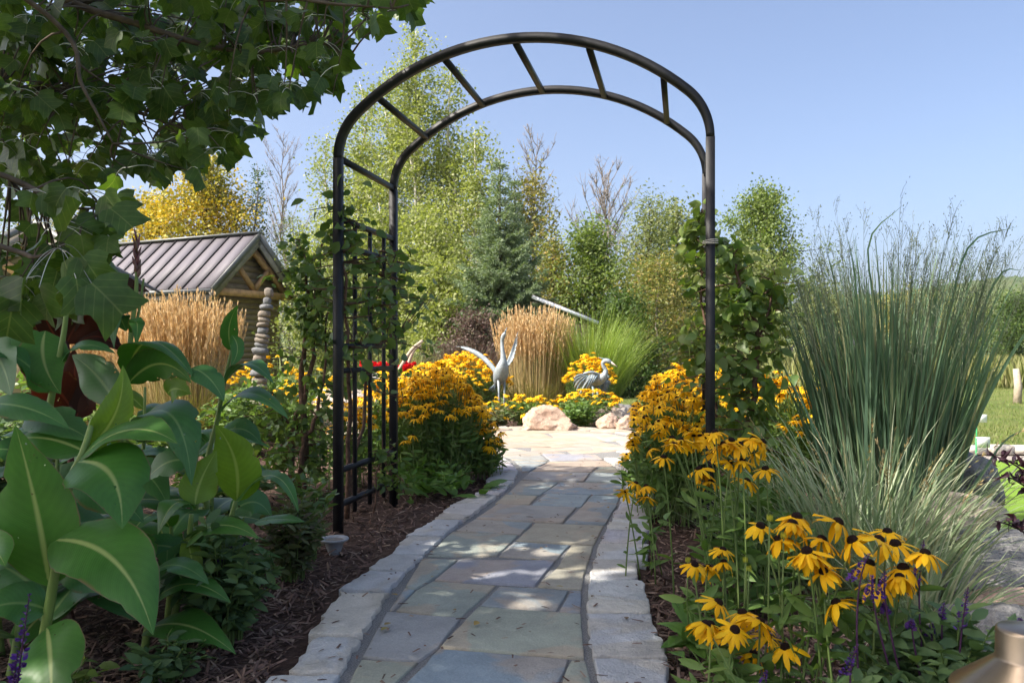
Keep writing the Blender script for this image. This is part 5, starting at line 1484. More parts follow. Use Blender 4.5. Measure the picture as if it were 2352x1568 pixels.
canna('dark bronze canna with reddish translucent leaves behind the green ones', (-1.92, 3.35, 0),
      [([np.array([-1.92, 3.35, 0]), P(168, 1000, 3.3), P(160, 860, 3.3), P(150, 760, 3.3), P(150, 690, 3.3)], .018, .008)],
      [Lf((155, 770), (200, 610), (345, 672), 95, 3.3, 3.1, nrm=(.1, -.7, .6), mat='bronzeleaf'),
       Lf((152, 790), (190, 700), (268, 690), 85, 3.3, 3.15, nrm=(.1, -.9, -.3), mat='bronzeleaf'),
       Lf((165, 800), (220, 740), (290, 812), 65, 3.3, 3.15, nrm=(.1, -.7, .6), mat='bronzeleaf'),
       Lf((140, 790), (100, 740), (85, 668), 60, 3.3, 3.2, nrm=(.2, -1, .1), mat='bronzeleaf'),
       Lf((165, 940), (120, 860), (45, 850), 100, 3.3, 3.1, nrm=(0, -.9, .3), mat='bronzeleaf'),
       Lf((175, 960), (200, 880), (248, 890), 75, 3.3, 3.2, nrm=(.2, -.9, .2), mat='bronzeleaf'),
       Lf((165, 950), (175, 880), (170, 800), 95, 3.3, 3.2, nrm=(0, -1, .1), mat='bronzeleaf'),
       Lf((160, 990), (90, 940), (60, 900), 80, 3.35, 3.3, nrm=(0, -1, .2), mat='bronzeleaf'),
       Lf((120, 800), (60, 700), (20, 720), 80, 3.4, 3.3, nrm=(0, -.9, .3), mat='bronzeleaf')], 5, M['bstem'])

def wild_canna(label, base, H, nlv, seed, mats=('canna', 'cannab', 'cannab')):
    rng = RNG(seed); base = np.asarray(base, float); lv = []
    top = base + np.array([rng.normal(0, .03), rng.normal(0, .03), H])
    for k in range(nlv):
        f = .25 + .72 * k / nlv; s0 = base + (top - base) * f; az = k * 2.5 + rng.normal(0, .5) + seed
        L_ = .36 * (1.1 - .45 * f) * rng.uniform(.85, 1.15); d_ = np.array([math.cos(az), math.sin(az), 0.])
        up = rng.uniform(.25, .6)
        lv.append(([s0, s0 + d_ * L_ * .45 + np.array([0, 0, up * L_]), s0 + d_ * L_ + np.array([0, 0, (up * .8 - .25) * L_])], L_ * .44, tuple(np.array([0, -.25, 1.]) + d_ * .3), M[mats[k % len(mats)]], dict(wave=.05)))
    canna(label, base, [([base, (base + top) / 2 + [.01, 0, 0], top], .013, .005)], lv, seed, M['cstem'], group=None)
wild_canna('leafy green canna tucked behind the front canna', (-1.62, 2.75, 0), .62, 8, 11)
wild_canna('leafy green canna between the spiked canna and the climber', (-1.28, 3.3, 0), .55, 8, 12)
wild_canna('leafy green canna at the outer end of the canna row', (-2.05, 2.95, 0), .7, 8, 13)
wild_canna('low leafy canna shoot under the spiked canna', (-1.15, 2.62, 0), .36, 7, 14)
wild_canna('low leafy canna shoot under the bare stemmed canna', (-1.5, 2.3, 0), .42, 7, 15)

for k, (x_, y_, H_, nn_, lab) in enumerate([(-1.36, 2.12, .34, 7, 'short canna filling below the largest canna leaves'), (-1.72, 2.42, .55, 8, 'canna with wide leaves at the picture edge of the row'), (-1.22, 2.98, .62, 8, 'middle canna behind the rolled leaf canna'),
        (-1.52, 3.15, .75, 8, 'tall leafy canna in front of the bronze canna'), (-1.08, 2.30, .30, 7, 'short canna above the leafy sage bush'), (-1.85, 2.2, .6, 7, 'canna half outside the row beside the front canna')]):
    wild_canna(lab, (x_, y_, 0), H_, nn_, 21 + k, ('canna', 'cannab', 'canna', 'cannay') if k % 2 else ('canna', 'cannab'))

# ------------------------------------------------------------------ black-eyed susans
M['petal'] = leafmat('yellow_petal', [(.83, .46, .006), (.87, .52, .010), (.79, .41, .005), (.89, .56, .015)], .25, (1.1, .95, .4), .55, .2)
M['eye'] = plain('dark_cone', [(.028, .012, .008)], .85, .2, 300., .5, .8, 400.)
M['rleaf'] = leafmat('coneflower_leaf', [(.10, .18, .045), (.14, .23, .06), (.08, .15, .035), (.18, .27, .07)], .3, rough=.5)
M['rstem'] = leafmat('flower_stem', [(.12, .19, .05), (.16, .22, .07)], .15)
M['bleaf'] = leafmat('basal_leaf', [(.08, .17, .03), (.12, .23, .04), (.07, .15, .03)], .3, rough=.45, spec=.35)
def petal_geo(droop, n=5, wd=.27, curl=.0):
    s = np.linspace(0, 1, n); w_ = wd * np.interp(s, [0, .2, .6, .88, 1], [.45, .8, 1, .7, .12])
    z = -droop * s ** 1.7; y = s * (1 - .18 * droop * s) 
    V = []
    for x_, zz_ in ((-.5, -.02), (0, .035), (.5, -.02)):
        V.append(np.column_stack([x_ * w_, y, z + zz_ * (w_ / wd) + curl * s * s * x_ * .3]))
    V = np.stack(V, 1).reshape(-1, 3)
    i = (np.arange(n - 1)[:, None] * 3 + np.arange(2)[None]).ravel()
    return V, np.stack([i, i + 1, i + 4, i + 3], 1)
PET = []
for k, (d_, c_) in enumerate(((.2, 0), (.36, .3), (.52, -.3), (.3, .5), (.7, .2))):
    V, F = petal_geo(d_, 6, .27 + .025 * (k % 3), c_); b = MB(); b.add(V, F); PET.append(b.mesh('petal', True))
def cone_mesh(nx=12, rings=6, h=1.0):
    pr = [(math.sin(a_) ** .8, 1 - (1 - math.cos(a_)) * 1.0) for a_ in np.linspace(.05, 1.62, rings)]
    V, F = lathe([(x_, y_ * h) for x_, y_ in pr], nx)
    V = V + RNG(3).normal(0, .03, V.shape)
    b = MB(); b.add(V, [F, np.arange(nx)[None]]); return b.mesh('flower_eye', True)
EYEM = cone_mesh()
# simple flowers for farther plants: petal ring + eye as sub-part
FAR = []
for k in range(5):
    rng = RNG(600 + k); b = MB(); m = 13
    for j in range(m):
        V, F = petal_geo(rng.uniform(.2, .75) + .15 * (k == 4), 4, .27)
        a_ = j * 6.283 / m + rng.normal(0, .09); s_ = rng.uniform(.85, 1.08)
        V = V * s_; V[:, 1] += .16
        c_, si = math.cos(a_), math.sin(a_)
        b.add(np.column_stack([V[:, 0] * c_ - V[:, 1] * si, V[:, 0] * si + V[:, 1] * c_, V[:, 2]]), F)
    FAR.append(b.mesh('flower', True))
EYEF = cone_mesh(7, 4)
def rud(label, base, heads, seed, fol=None, size=.04, detail=False, group=None, basal=None, tilt=None, folmat='rleaf', fl=.07):
    """heads: world positions of flower heads; each gets a stem from the base; fol = (n, rx, ry, z0, z1)"""
    rng = RNG(seed); base = np.asarray(base, float); t = thing('coneflower_clump', label, 'flowers', base, group)
    heads = np.asarray(heads, float)
    st = MB(); lv = []
    for i, h in enumerate(heads):
        foot = base + np.array([rng.normal(0, .05), rng.normal(0, .05), 0]) + (h - base) * np.array([.55, .55, 0])
        foot[2] = 0
        n = 7; pp = bez([foot, (foot + h) / 2 + np.array([0, 0, .05]) + rng.normal(0, .015, 3), h - np.array([0, 0, .006])], n)
        if detail:
            sb = MB(); sb.add(*tube(pp - base, np.linspace(.0032, .0022, n), 6)); sb.build('stem', M['rstem'], t, True)
        else:
            st.add(*tube(pp - base, np.linspace(.003, .002, n), 4, False))
        for f in rng.uniform(.1, .75, 4 if detail else 3):
            q_ = np.array([np.interp(f, np.linspace(0, 1, n), pp[:, j]) for j in range(3)]); lv.append(q_)
        s_ = size * rng.uniform(.88, 1.12)
        tl = rng.normal(0, .30, 2) + (np.array(tilt) if tilt is not None else np.array([.12, 0]))
        rz = rng.uniform(0, 6.28)
        if detail:
            fo = bpy.data.objects.new('flower', EYEM); col.objects.link(fo); fo.parent = t
            if not EYEM.materials: EYEM.materials.append(M['eye'])
            fo.location = h - base; fo.rotation_euler = (tl[0], tl[1], rz); fo.scale = (s_ * .27, s_ * .27, s_ * .24)
            m = int(rng.integers(12, 17)); dr = rng.uniform(-.2, .25)
            for j in range(m):
                if rng.random() < .05: continue
                po = ob('petal', PET[int(rng.integers(0, 5))], M['petal'], fo)
                a_ = j * 6.283 / m + rng.normal(0, .08); ps = rng.uniform(.9, 1.12) / .27
                po.scale = (ps, ps, ps / .9)
                po.location = (-math.sin(a_) * .6, math.cos(a_) * .6, .05)
                po.rotation_euler = (-(.18 + dr) + rng.normal(0, .16), rng.normal(0, .15), a_)
        else:
            fo = ob('flower', FAR[int(rng.integers(0, 5))], M['petal'], t)
            fo.location = h - base; fo.rotation_euler = (tl[0], tl[1], rz); fo.scale = (s_, s_, s_)
            eo = ob('flower_eye', EYEF, M['eye'], fo); eo.scale = (.21, .21, .20); eo.location = (0, 0, .01)
    if not detail: kind(st.build('stem', M['rstem'], t), 'stuff')
    lv = np.array(lv); n = len(lv)
    b = MB(); d_ = rdir(rng, n, -.3, .7)
    b.add(*scatter(*sized(OVAL, .32), lv - base, frames(d_, rdir(rng, n, .2, 1)), rng.uniform(.6, 1.2, n) * fl))
    if fol:
        n, rx, ry, z0, z1 = fol
        fa = rng.uniform(0, 6.283, n); fr_ = np.sqrt(rng.random(n)); pos = np.column_stack([np.cos(fa) * fr_ * rx * 1.75, np.sin(fa) * fr_ * ry * 1.75, z0 + (z1 - z0) * rng.random(n) ** .8 * (1 - .35 * fr_ ** 2)])
        b.add(*scatter(*sized(OVAL, .30), pos, frames(rdir(rng, n, -.2, .9), rdir(rng, n, 0, 1)), rng.uniform(.6, 1.3, n) * fl))
    kind(b.build('foliage', M[folmat], t), 'stuff')
    if basal:
        for (x_, y_, az, L_, el) in basal:
            if x_ + math.cos(az) * L_ < -.14: continue
            pp = [np.array([x_, y_, .02]), np.array([x_ + math.cos(az) * L_ * .5, y_ + math.sin(az) * L_ * .5, .02 + L_ * el]), np.array([x_ + math.cos(az) * L_, y_ + math.sin(az) * L_, .02 + L_ * el * .75])]
            V, F, A = cleaf(pp, L_ * .42, (0.05, -.2, 1), wave=.04, fold=.3, seed=int(rng.integers(0, 9999)))
            lb = MB(); lb.add(V, F, A); lb.build('leaf', M['bleaf'], t, True)
    return t
def basals(seed, n, rx, ry, L_=.16, el=.35):
    rng = RNG(seed)
    return [(rng.normal(0, rx), rng.normal(0, ry), rng.uniform(0, 6.28), L_ * rng.uniform(.7, 1.25), el * rng.uniform(.3, 1.6)) for _ in range(n)]
HP = lambda L_, Y, jit=.06, s=0: [P(x_, y_, Y + RNG(int(x_ * 7 + y_)).uniform(-jit, jit)) for x_, y_ in L_]
# foreground clumps (heads read off the photograph; z5 zoom -> picture)
Zz = lambda L_: [(1378.1 + x_ * .41405, 1017.1 + y_ * .41405) for x_, y_ in L_]
hA = Zz([(655, 885), (790, 940), (885, 990), (588, 1005), (676, 1040), (748, 1035), (928, 1072), (852, 1172), (1028, 1132), (610, 1010)])
rud('golden black eyed flowers at the front edge of the right bed', np.array([.52, 1.84, 0]), HP(hA, 1.84), 611, (60, .05, .07, .02, .18), .046, True, basal=basals(1, 14, .07, .08, .13))
hB = Zz([(890, 460), (1068, 448), (1092, 410), (1320, 440), (1230, 535), (1402, 540), (1548, 537), (1594, 492), (1638, 560), (1495, 668), (1240, 712), (1682, 692), (1662, 745), (1803, 610), (1540, 780), (1310, 884), (1165, 620), (1195, 640), (995, 535), (1148, 600)])
rud('tall golden black eyed flowers mingling with the purple spikes', np.array([.78, 1.86, 0]), HP(hB, 1.84), 612, (150, .11, .08, .02, .33), .047, True, basal=basals(2, 14, .14, .1, .17))
hC = Zz([(682, 590), (526, 675), (600, 690), (687, 660)])
rud('four golden flowers on short stems above broad basal leaves', np.array([.56, 2.32, 0]), HP(hC, 2.28), 613, (40, .04, .05, .02, .2), .043, True, basal=basals(3, 15, .05, .09, .15, .4))
hD = Zz([(200, 222), (255, 240), (208, 262), (140, 272), (258, 303)])
rud('slim sprig of five small golden flowers at the path edge', Gd(1492, 1328), HP(hD, 3.05), 614, (26, .02, .02, .02, .25), .036, True, fl=.06)
hE = Zz([(352, 80), (410, 10), (505, 0), (550, 145), (575, 180), (615, 215), (635, 55), (720, 110), (775, 10), (815, 210), (860, 65), (790, 100), (918, 145), (690, 20), (680, 10), (850, -20), (450, -10), (600, -30), (560, -45), (640, -60), (520, -40), (900, -5), (730, -15), (400, -25)])
rud('leafy clump of golden flowers in front of the arch post', np.array([.84, 2.75, 0]), HP(hE, 2.62, .14), 615, (220, .10, .11, .03, .40), .045, True, basal=basals(4, 12, .10, .12, .15))
# buds of clump A-C
M['budg'] = leafmat('green_bud', [(.32, .36, .04), (.45, .42, .03)], .2)
# receding row along the right edge of the path
def mound(seed, n, c, rx, ry, zt, zedge, front=0.):
    rng = RNG(seed); out = []
    while len(out) < n:
        a_, rr = rng.uniform(0, 6.28), math.sqrt(rng.random())
        x_, y_ = math.cos(a_) * rr, math.sin(a_) * rr
        z = zt - (zt - zedge) * rr ** 2.2 + rng.normal(0, .03)
        out.append([c[0] + x_ * rx, c[1] + y_ * ry, z])
    return np.array(out)
FLG = 'golden flower clumps'
def row(label, c, rx, ry, zt, ze, n, seed, size=.041, nf=None, **kw):
    n = int(n * 1.55)
    rud(label, np.array([c[0], c[1], 0]), mound(seed, n, c, rx, ry, zt, ze), seed, (nf or n * 8, rx * .5, ry * .5, .03, zt * .85), size, **kw)
row('golden flower mound along the path just beyond the arch post', (.86, 4.15), .24, .3, .66, .42, 60, 621)
row('golden flower mound between the arch post mound and the patio', (1.06, 5.1), .28, .42, .74, .45, 95, 622)
row('golden flower mound beside the patio on the vine side', (1.45, 6.1), .42, .5, .76, .5, 120, 623)
row('low golden flowers spilling over the path edging', (.80, 4.7), .14, .25, .38, .2, 26, 624)
row('golden flower mound behind the vine covered trellis', (1.7, 5.0), .4, .4, .72, .45, 80, 625)
# clump left of the path behind the arch
row('large golden flower mound behind the left trellis beside the path', (-.52, 5.35), .34, .38, .74, .47, 150, 631, nf=1500)
row('golden flower mound between the trellis and the wheelbarrow', (-.85, 6.0), .36, .42, .70, .45, 115, 632)
row('golden flowers drooping over the path at the patio mouth', (-.20, 5.55), .14, .22, .42, .22, 34, 633)
row('low golden flowers seen through the left trellis bars', (-1.08, 5.2), .18, .18, .55, .35, 24, 635)
rud('broad leaved rosette of flower leaves at the mulch edge', np.array([-.50, 4.85, 0]), [P(948, 1000, 4.9), P(930, 1012, 4.9)], 634, (200, .14, .12, .03, .2), .04, basal=basals(5, 34, .17, .10, .17, .45), folmat='bleaf')
# far bed around the sculptures
row('wide golden flower bank behind the crane', (-.62, 10.7), .62, .5, .84, .45, 210, 641, .044, 900)
row('golden flower bank left of the crane beside the red flowers', (-1.0, 9.3), .5, .45, .72, .4, 110, 642, .042, 500)
row('golden flower bank behind the heron', (1.05, 10.5), .36, .35, .80, .48, 120, 643, .042, 500)
row('sparse golden flowers round the heron legs', (.9, 9.3), .45, .28, .42, .25, 44, 644, .040, 420)
row('sparse golden flowers at the feet of the crane', (.12, 9.3), .55, .25, .36, .16, 46, 645, .040, 420)
row('yellow flowers blooming round the stacked stones', (-2.35, 7.7), .55, .5, .78, .45, 70, 646, .03, 1500, fl=.09)
row('golden flowers dotted behind the woody climber', (-1.75, 7.0), .45, .4, .70, .4, 46, 647, .035, 900, fl=.08)

# ------------------------------------------------------------------ grasses
def ribbons(n, r_, L_, lv, lean, wd, droop, rng, seg=6, elx=1., ely=1., twist=.6, basew=.7):
    az = rng.uniform(0, 6.283, n); rr = np.sqrt(rng.random(n))
    bx = r_ * rr * np.cos(az) * elx; by = r_ * rr * np.sin(az) * ely
    az = az + rng.normal(0, .5, n)
    ln = lean * (.35 + rr) * rng.uniform(.3, 1.2, n); L2 = L_ * rng.uniform(1 - lv, 1, n) * (1 - .16 * rr ** 2) ; dp = droop * rng.uniform(.2, 1.5, n)
    s = np.linspace(0, 1, seg + 1)
    th_ = ln[:, None] + dp[:, None] * s[None] ** 1.6 * 1.6
    ds = L2[:, None] / seg
    hx = np.concatenate([np.zeros((n, 1)), np.cumsum(np.sin(th_[:, :-1]) * ds, 1)], 1)
    hz = np.concatenate([np.zeros((n, 1)), np.cumsum(np.cos(th_[:, :-1]) * ds, 1)], 1)
    c_ = np.stack([bx[:, None] + hx * np.cos(az)[:, None], by[:, None] + hx * np.sin(az)[:, None], hz], -1)
    tw_ = az + math.pi / 2 + rng.normal(0, twist, n)
    wv = np.stack([np.cos(tw_), np.sin(tw_), 0 * tw_], -1)[:, None]
    wp = wd * rng.uniform(.6, 1.2, n)[:, None] * np.interp(s, [0, .25, .6, .9, 1], [basew, 1, .85, .35, .03])[None]
    A = c_ + wv * wp[..., None] * .5; B_ = c_ - wv * wp[..., None] * .5
    V = np.stack([A, B_], 2).reshape(-1, 3); k = 2 * (seg + 1)
    i = (np.arange(n)[:, None] * k + np.arange(seg)[None] * 2).ravel()
    return V, np.stack([i, i + 1, i + 3, i + 2], 1), c_
M['tan'] = leafmat('golden_plume', [(.60, .44, .24), (.70, .54, .31), (.52, .37, .18), (.76, .62, .38)], .3, (1.1, .95, .7), .6, .2)
M['tanstem'] = leafmat('straw_stem', [(.44, .33, .16), (.52, .41, .21), (.37, .29, .13), (.28, .27, .10)], .25, (1.1, 1., .7), .6, .2)
M['drygreen'] = leafmat('reed_leaf', [(.20, .20, .06), (.30, .25, .10), (.14, .17, .05)], .25)
def reed(label, base, n, r_, H, seed, ely=.8, lean=.13):
    rng = RNG(seed); t = thing('feather_reed_grass', label, 'grass', base)
    V, F, c_ = ribbons(n, r_, H * 1.06, .27, lean, .006, .05, rng, 6, 1, ely)
    b = MB(); b.add(V, F)
    kind(b.build('stem', M['tanstem'], t), 'stuff')
    b = MB(); k = 26
    f = rng.uniform(.62, 1.0, (n, k)); s = np.linspace(0, 1, 7)
    idx = np.clip((f * 6).astype(int), 0, 5); fr = f * 6 - idx
    p = c_[np.arange(n)[:, None], idx] * (1 - fr)[..., None] + c_[np.arange(n)[:, None], idx + 1] * fr[..., None]
    d_ = unit(c_[:, 6] - c_[:, 4])[:, None] + rng.normal(0, .13, (n, k, 3))
    sz = (.065 * np.sin(np.clip((f - .6) / .42, .02, 1) * 2.6) + .015)
    m = n * k
    b.add(*scatter(sized(DIA, .2)[0], DIA[1], p.reshape(-1, 3), frames(d_.reshape(-1, 3), rdir(rng, m)), sz.ravel()))
    kind(b.build('plume', M['tan'], t), 'stuff')
    V, F, _ = ribbons(int(n * 1.6), r_ * 1.1, H * .55, .5, .5, .008, .9, rng, 5, 1, ely)
    b = MB(); b.add(V, F); kind(b.build('blade', M['drygreen'], t), 'stuff')
g0 = lambda px, Y: np.array([(px - CX) / FPX * Y, Y, -.02])
reed('golden feather reed grass in the middle of the sculpture bed', g0(1228, 11.4), 560, .42, 1.53, 701, lean=.12)
reed('golden feather reed grass in front of the cabin eaves', g0(432, 8.6), 520, .42, 1.52, 702)
reed('golden feather reed grass half hidden behind the cannas', g0(370, 9.0), 480, .40, 1.48, 703)
reed('shorter golden feather reed grass behind the bronze canna', g0(235, 9.6), 300, .40, 1.35, 704)
M['maiden'] = leafmat('maiden_grass', [(.20, .29, .06), (.27, .36, .085), (.16, .24, .05), (.33, .38, .12)], .35)
M['meadowg'] = leafmat('meadow_grass', [(.20, .22, .07), (.27, .26, .11), (.15, .19, .05), (.33, .29, .15)], .3)
M['purpleg'] = leafmat('purple_foliage', [(.11, .07, .06), (.15, .09, .08), (.09, .08, .05), (.17, .12, .10), (.12, .11, .06)], .25, (1.2, 1., .9))
M['swtch'] = leafmat('switchgrass_blade', [(.10, .18, .11), (.14, .23, .145), (.075, .14, .08), (.17, .26, .165), (.12, .20, .11), (.14, .23, .12), (.27, .26, .15)], .28, (1.2, 1.35, .7), .45, .35)
M['swhead'] = leafmat('switchgrass_panicle', [(.15, .20, .11), (.20, .23, .14), (.13, .15, .12)], .2, (1, 1, .9), .7, .1)
M['vargr'] = leafmat('variegated_blade', [(.20, .28, .14), (.32, .39, .23), (.14, .22, .09), (.26, .34, .19), (.44, .47, .32), (.34, .33, .19)], .28, (1.1, 1.2, .8), .5, .3)
def gclump(name, label, base, n, r_, H, lean, wd, droop, mat, seed, lv=.5, seg=6, elx=1, ely=1, twist=.6):
    t = thing(name, label, 'grass', base); rng = RNG(seed)
    V, F, c_ = ribbons(n, r_, H, lv, lean, wd, droop, rng, seg, elx, ely, twist)
    b = MB(); b.add(V, F); kind(b.build('blade', M[mat], t), 'stuff')
    return t, c_, rng
gclump('maiden_grass', 'fresh green fountain grass beside the golden reed grass', g0(1356, 11.6), 2000, .34, 1.85, .36, .009, .5, 'maiden', 711)
gclump('maiden_grass', 'soft green grass tuft behind the wheelbarrow handles', g0(968, 11.5), 1300, .5, 1.0, .45, .008, .6, 'meadowg', 712)
gclump('maiden_grass', 'taller straw tinged grass left of the soft green tuft', g0(915, 12.5), 900, .5, 1.15, .3, .007, .4, 'meadowg', 713)
gclump('purple_grass', 'dusky purple grass between the birch and the golden reeds', g0(1075, 12.5), 1800, .55, 1.35, .35, .007, .35, 'purpleg', 714)
tree('purple_shrub', 'dusky purple shrub behind the crane', g0(1090, 13.2), 1.45, egg(.7, .4), 715, 40, 9000, D6, .05, M['purpleg'], M['bark'], .04, .03, (1.2, .3), .0, .14, 6, cat='shrub')
gclump('maiden_grass', 'pale green grass behind the right vine', g0(1800, 6.2), 900, .35, 1.15, .35, .009, .5, 'meadowg', 716)
gclump('maiden_grass', 'pale backlit grass between the vine and the switchgrass', g0(1860, 5.2), 700, .25, .95, .4, .009, .6, 'maiden', 717)
# switchgrass
ts_, c_, rng = gclump('switchgrass', 'tall blue green switchgrass with airy seed heads on the right', g0(2040, 3.7), 900, .21, 1.55, .15, .0125, .2, 'swtch', 720, .45, 9, 1.2, 1, .9)
n = 130; V, F, c_ = ribbons(n, .19, 1.72, .2, .2, .004, .15, rng, 9, 1.25, 1)
b = MB(); b.add(V, F)
pos = []; dr = []; sz = []
for i in range(n):
    for j in range(13):
        f = rng.uniform(.66, .98); k = min(int(f * 9), 8); q_ = c_[i, k] * (1 - (f * 9 - k)) + c_[i, k + 1] * (f * 9 - k)
        a_ = rng.uniform(0, 6.28); L_ = .16 * (1.15 - f) * 2.2 * rng.uniform(.5, 1.2)
        d_ = unit(np.array([math.cos(a_) * .55, math.sin(a_) * .55, .8]) + (c_[i, 9] - c_[i, 7]) * 1.5)
        e_ = q_ + d_ * L_; m_ = (q_ + e_) / 2 + np.array([0, 0, .01])
        b.add(*tube(np.array([q_, m_, e_]), [.0009, .0008, .0006], 3, False))
        kk = 5; ff = rng.uniform(.3, 1, kk)[:, None]
        pos.append(q_ + d_ * L_ * ff + rng.normal(0, .008, (kk, 3))); dr.append(d_ + rng.normal(0, .5, (kk, 3)))
pos = np.concatenate(pos); dr = np.concatenate(dr)
b.add(*scatter(sized(DIA, .35)[0], DIA[1], pos, frames(dr, rdir(rng, len(pos))), rng.uniform(.007, .013, len(pos))))
kind(b.build('seed_head', M['swhead'], ts_), 'stuff')
# long arching switchgrass blades leaning out on both sides
for k, pts in enumerate([[(2190, 1180), (2230, 1000), (2255, 800), (2268, 650)], [(2190, 1180), (2260, 1080), (2310, 1010), (2380, 975)], [(2195, 1150), (2215, 950), (2240, 870), (2330, 830)], [(2180, 1250), (2250, 1150), (2290, 1090), (2352, 1050)], [(1960, 1150), (1900, 1040), (1840, 920), (1790, 820)], [(1970, 1180), (1890, 1100), (1830, 1040), (1770, 1000)],
                         [(2040, 1000), (2020, 760), (1995, 560), (2075, 470)], [(2120, 1000), (2180, 720), (2230, 560), (2340, 520)], [(2010, 1000), (1975, 760), (1962, 620), (1945, 540)], [(2200, 1200), (2260, 1150), (2320, 1090), (2400, 1010)], [(2170, 1000), (2200, 860), (2290, 640), (2352, 620)]]):
    pp = poly3([P(x_, y_, 3.6 - .02 * k) for x_, y_ in pts], 12) - np.array(ts_.location)
    s = np.linspace(0, 1, 12); wp = .013 * np.interp(s, [0, .3, .7, 1], [.7, 1, .7, .03])
    wv = unit(np.cross(np.gradient(pp, axis=0), np.array([.3, -1, .3])))
    V = np.stack([pp + wv * wp[:, None] / 2, pp - wv * wp[:, None] / 2], 1).reshape(-1, 3); i = np.arange(11) * 2
    b = MB(); b.add(V, np.stack([i, i + 1, i + 3, i + 2], 1)); b.build('leaf', M['swtch'], ts_)
# variegated grass in front of it
tv, c_, rng = gclump('variegated_grass', 'arching pale striped grass in front of the tall switchgrass', g0(1995, 2.95), 620, .19, .80, .5, .0085, .55, 'vargr', 721, .55, 8, 1.3, .9, 1.2)
gclump('variegated_grass', 'smaller pale striped grass leaning over the boulders', g0(2120, 2.6), 240, .12, .55, .85, .008, .6, 'vargr', 722, .5, 8, 1.1, 1, 1.2)
gclump('variegated_grass', 'pale striped grass tuft beside the leafy flower clump', g0(1850, 3.05), 280, .14, .66, .8, .008, .5, 'vargr', 723, .5, 8, 1, 1, 1.2)
b = MB(); n = 22; V, F, cc = ribbons(n, .2, .85, .3, .5, .003, .35, rng, 7); b.add(V, F)
for i in range(n):
    k = 26; f = rng.uniform(.72, 1, k) * 7; ix = np.clip(f.astype(int), 0, 6); fr = (f - ix)[:, None]
    p_ = cc[i, ix] * (1 - fr) + cc[i, ix + 1] * fr
    b.add(*scatter(sized(DIA, .25)[0], DIA[1], p_, frames(unit(cc[i, 7] - cc[i, 5])[None] + rng.normal(0, .3, (k, 3)), rdir(rng, k)), rng.uniform(.012, .022, k)))
kind(b.build('seed_head', M['tanstem'], tv), 'stuff')
# rough grass of the dry meadow far right, weeds on the lawn edge
b = MB(); rng = RNG(730); n = 14000
px = rng.uniform(1780, 2500, n); Y = rng.uniform(19, 42, n)
X = (px - CX) / FPX * Y; az = rng.uniform(0, 6.28, n); hh = rng.uniform(.3, .9, n)
b.add(*scatter(sized(DIA, .12)[0], DIA[1], np.column_stack([X, Y, np.full(n, -.08)]), frames(np.column_stack([np.cos(az) * .3, np.sin(az) * .3, np.ones(n)]), rdir(rng, n, -.1, .1)), hh))
tag(kind(b.build('meadow_grass', M['meadowg']), 'stuff'), 'rough dry meadow grass below the wooded hill', 'grass')
b = MB(); n = 26000; Y = 5.5 + 16 * rng.random(n) ** 1.5; px = rng.uniform(1380, 2480, n); X = (px - CX) / FPX * Y
ok = (X > 2.3) | ((px < 1520) & (Y > 10.8)); X, Y = X[ok], Y[ok]
ok = ~((Y > 4.) & (Y < 7.35) & (X > 2.2)); X, Y = X[ok], Y[ok]; n = len(X); az = rng.uniform(0, 6.28, n)
M['blade'] = leafmat('lawn_blade', [(.12, .19, .04), (.18, .24, .06), (.10, .15, .03), (.24, .24, .09)], .3)
b.add(*scatter(sized(DIA, .16)[0], DIA[1], np.column_stack([X, Y, np.full(n, -.06)]), frames(np.column_stack([np.cos(az) * .5, np.sin(az) * .5, np.ones(n)]), rdir(rng, n, -.1, .1)), rng.uniform(.03, .07, n)))
tag(kind(b.build('lawn_grass', M['blade']), 'stuff'), 'short mown lawn grass beyond the beds', 'grass')

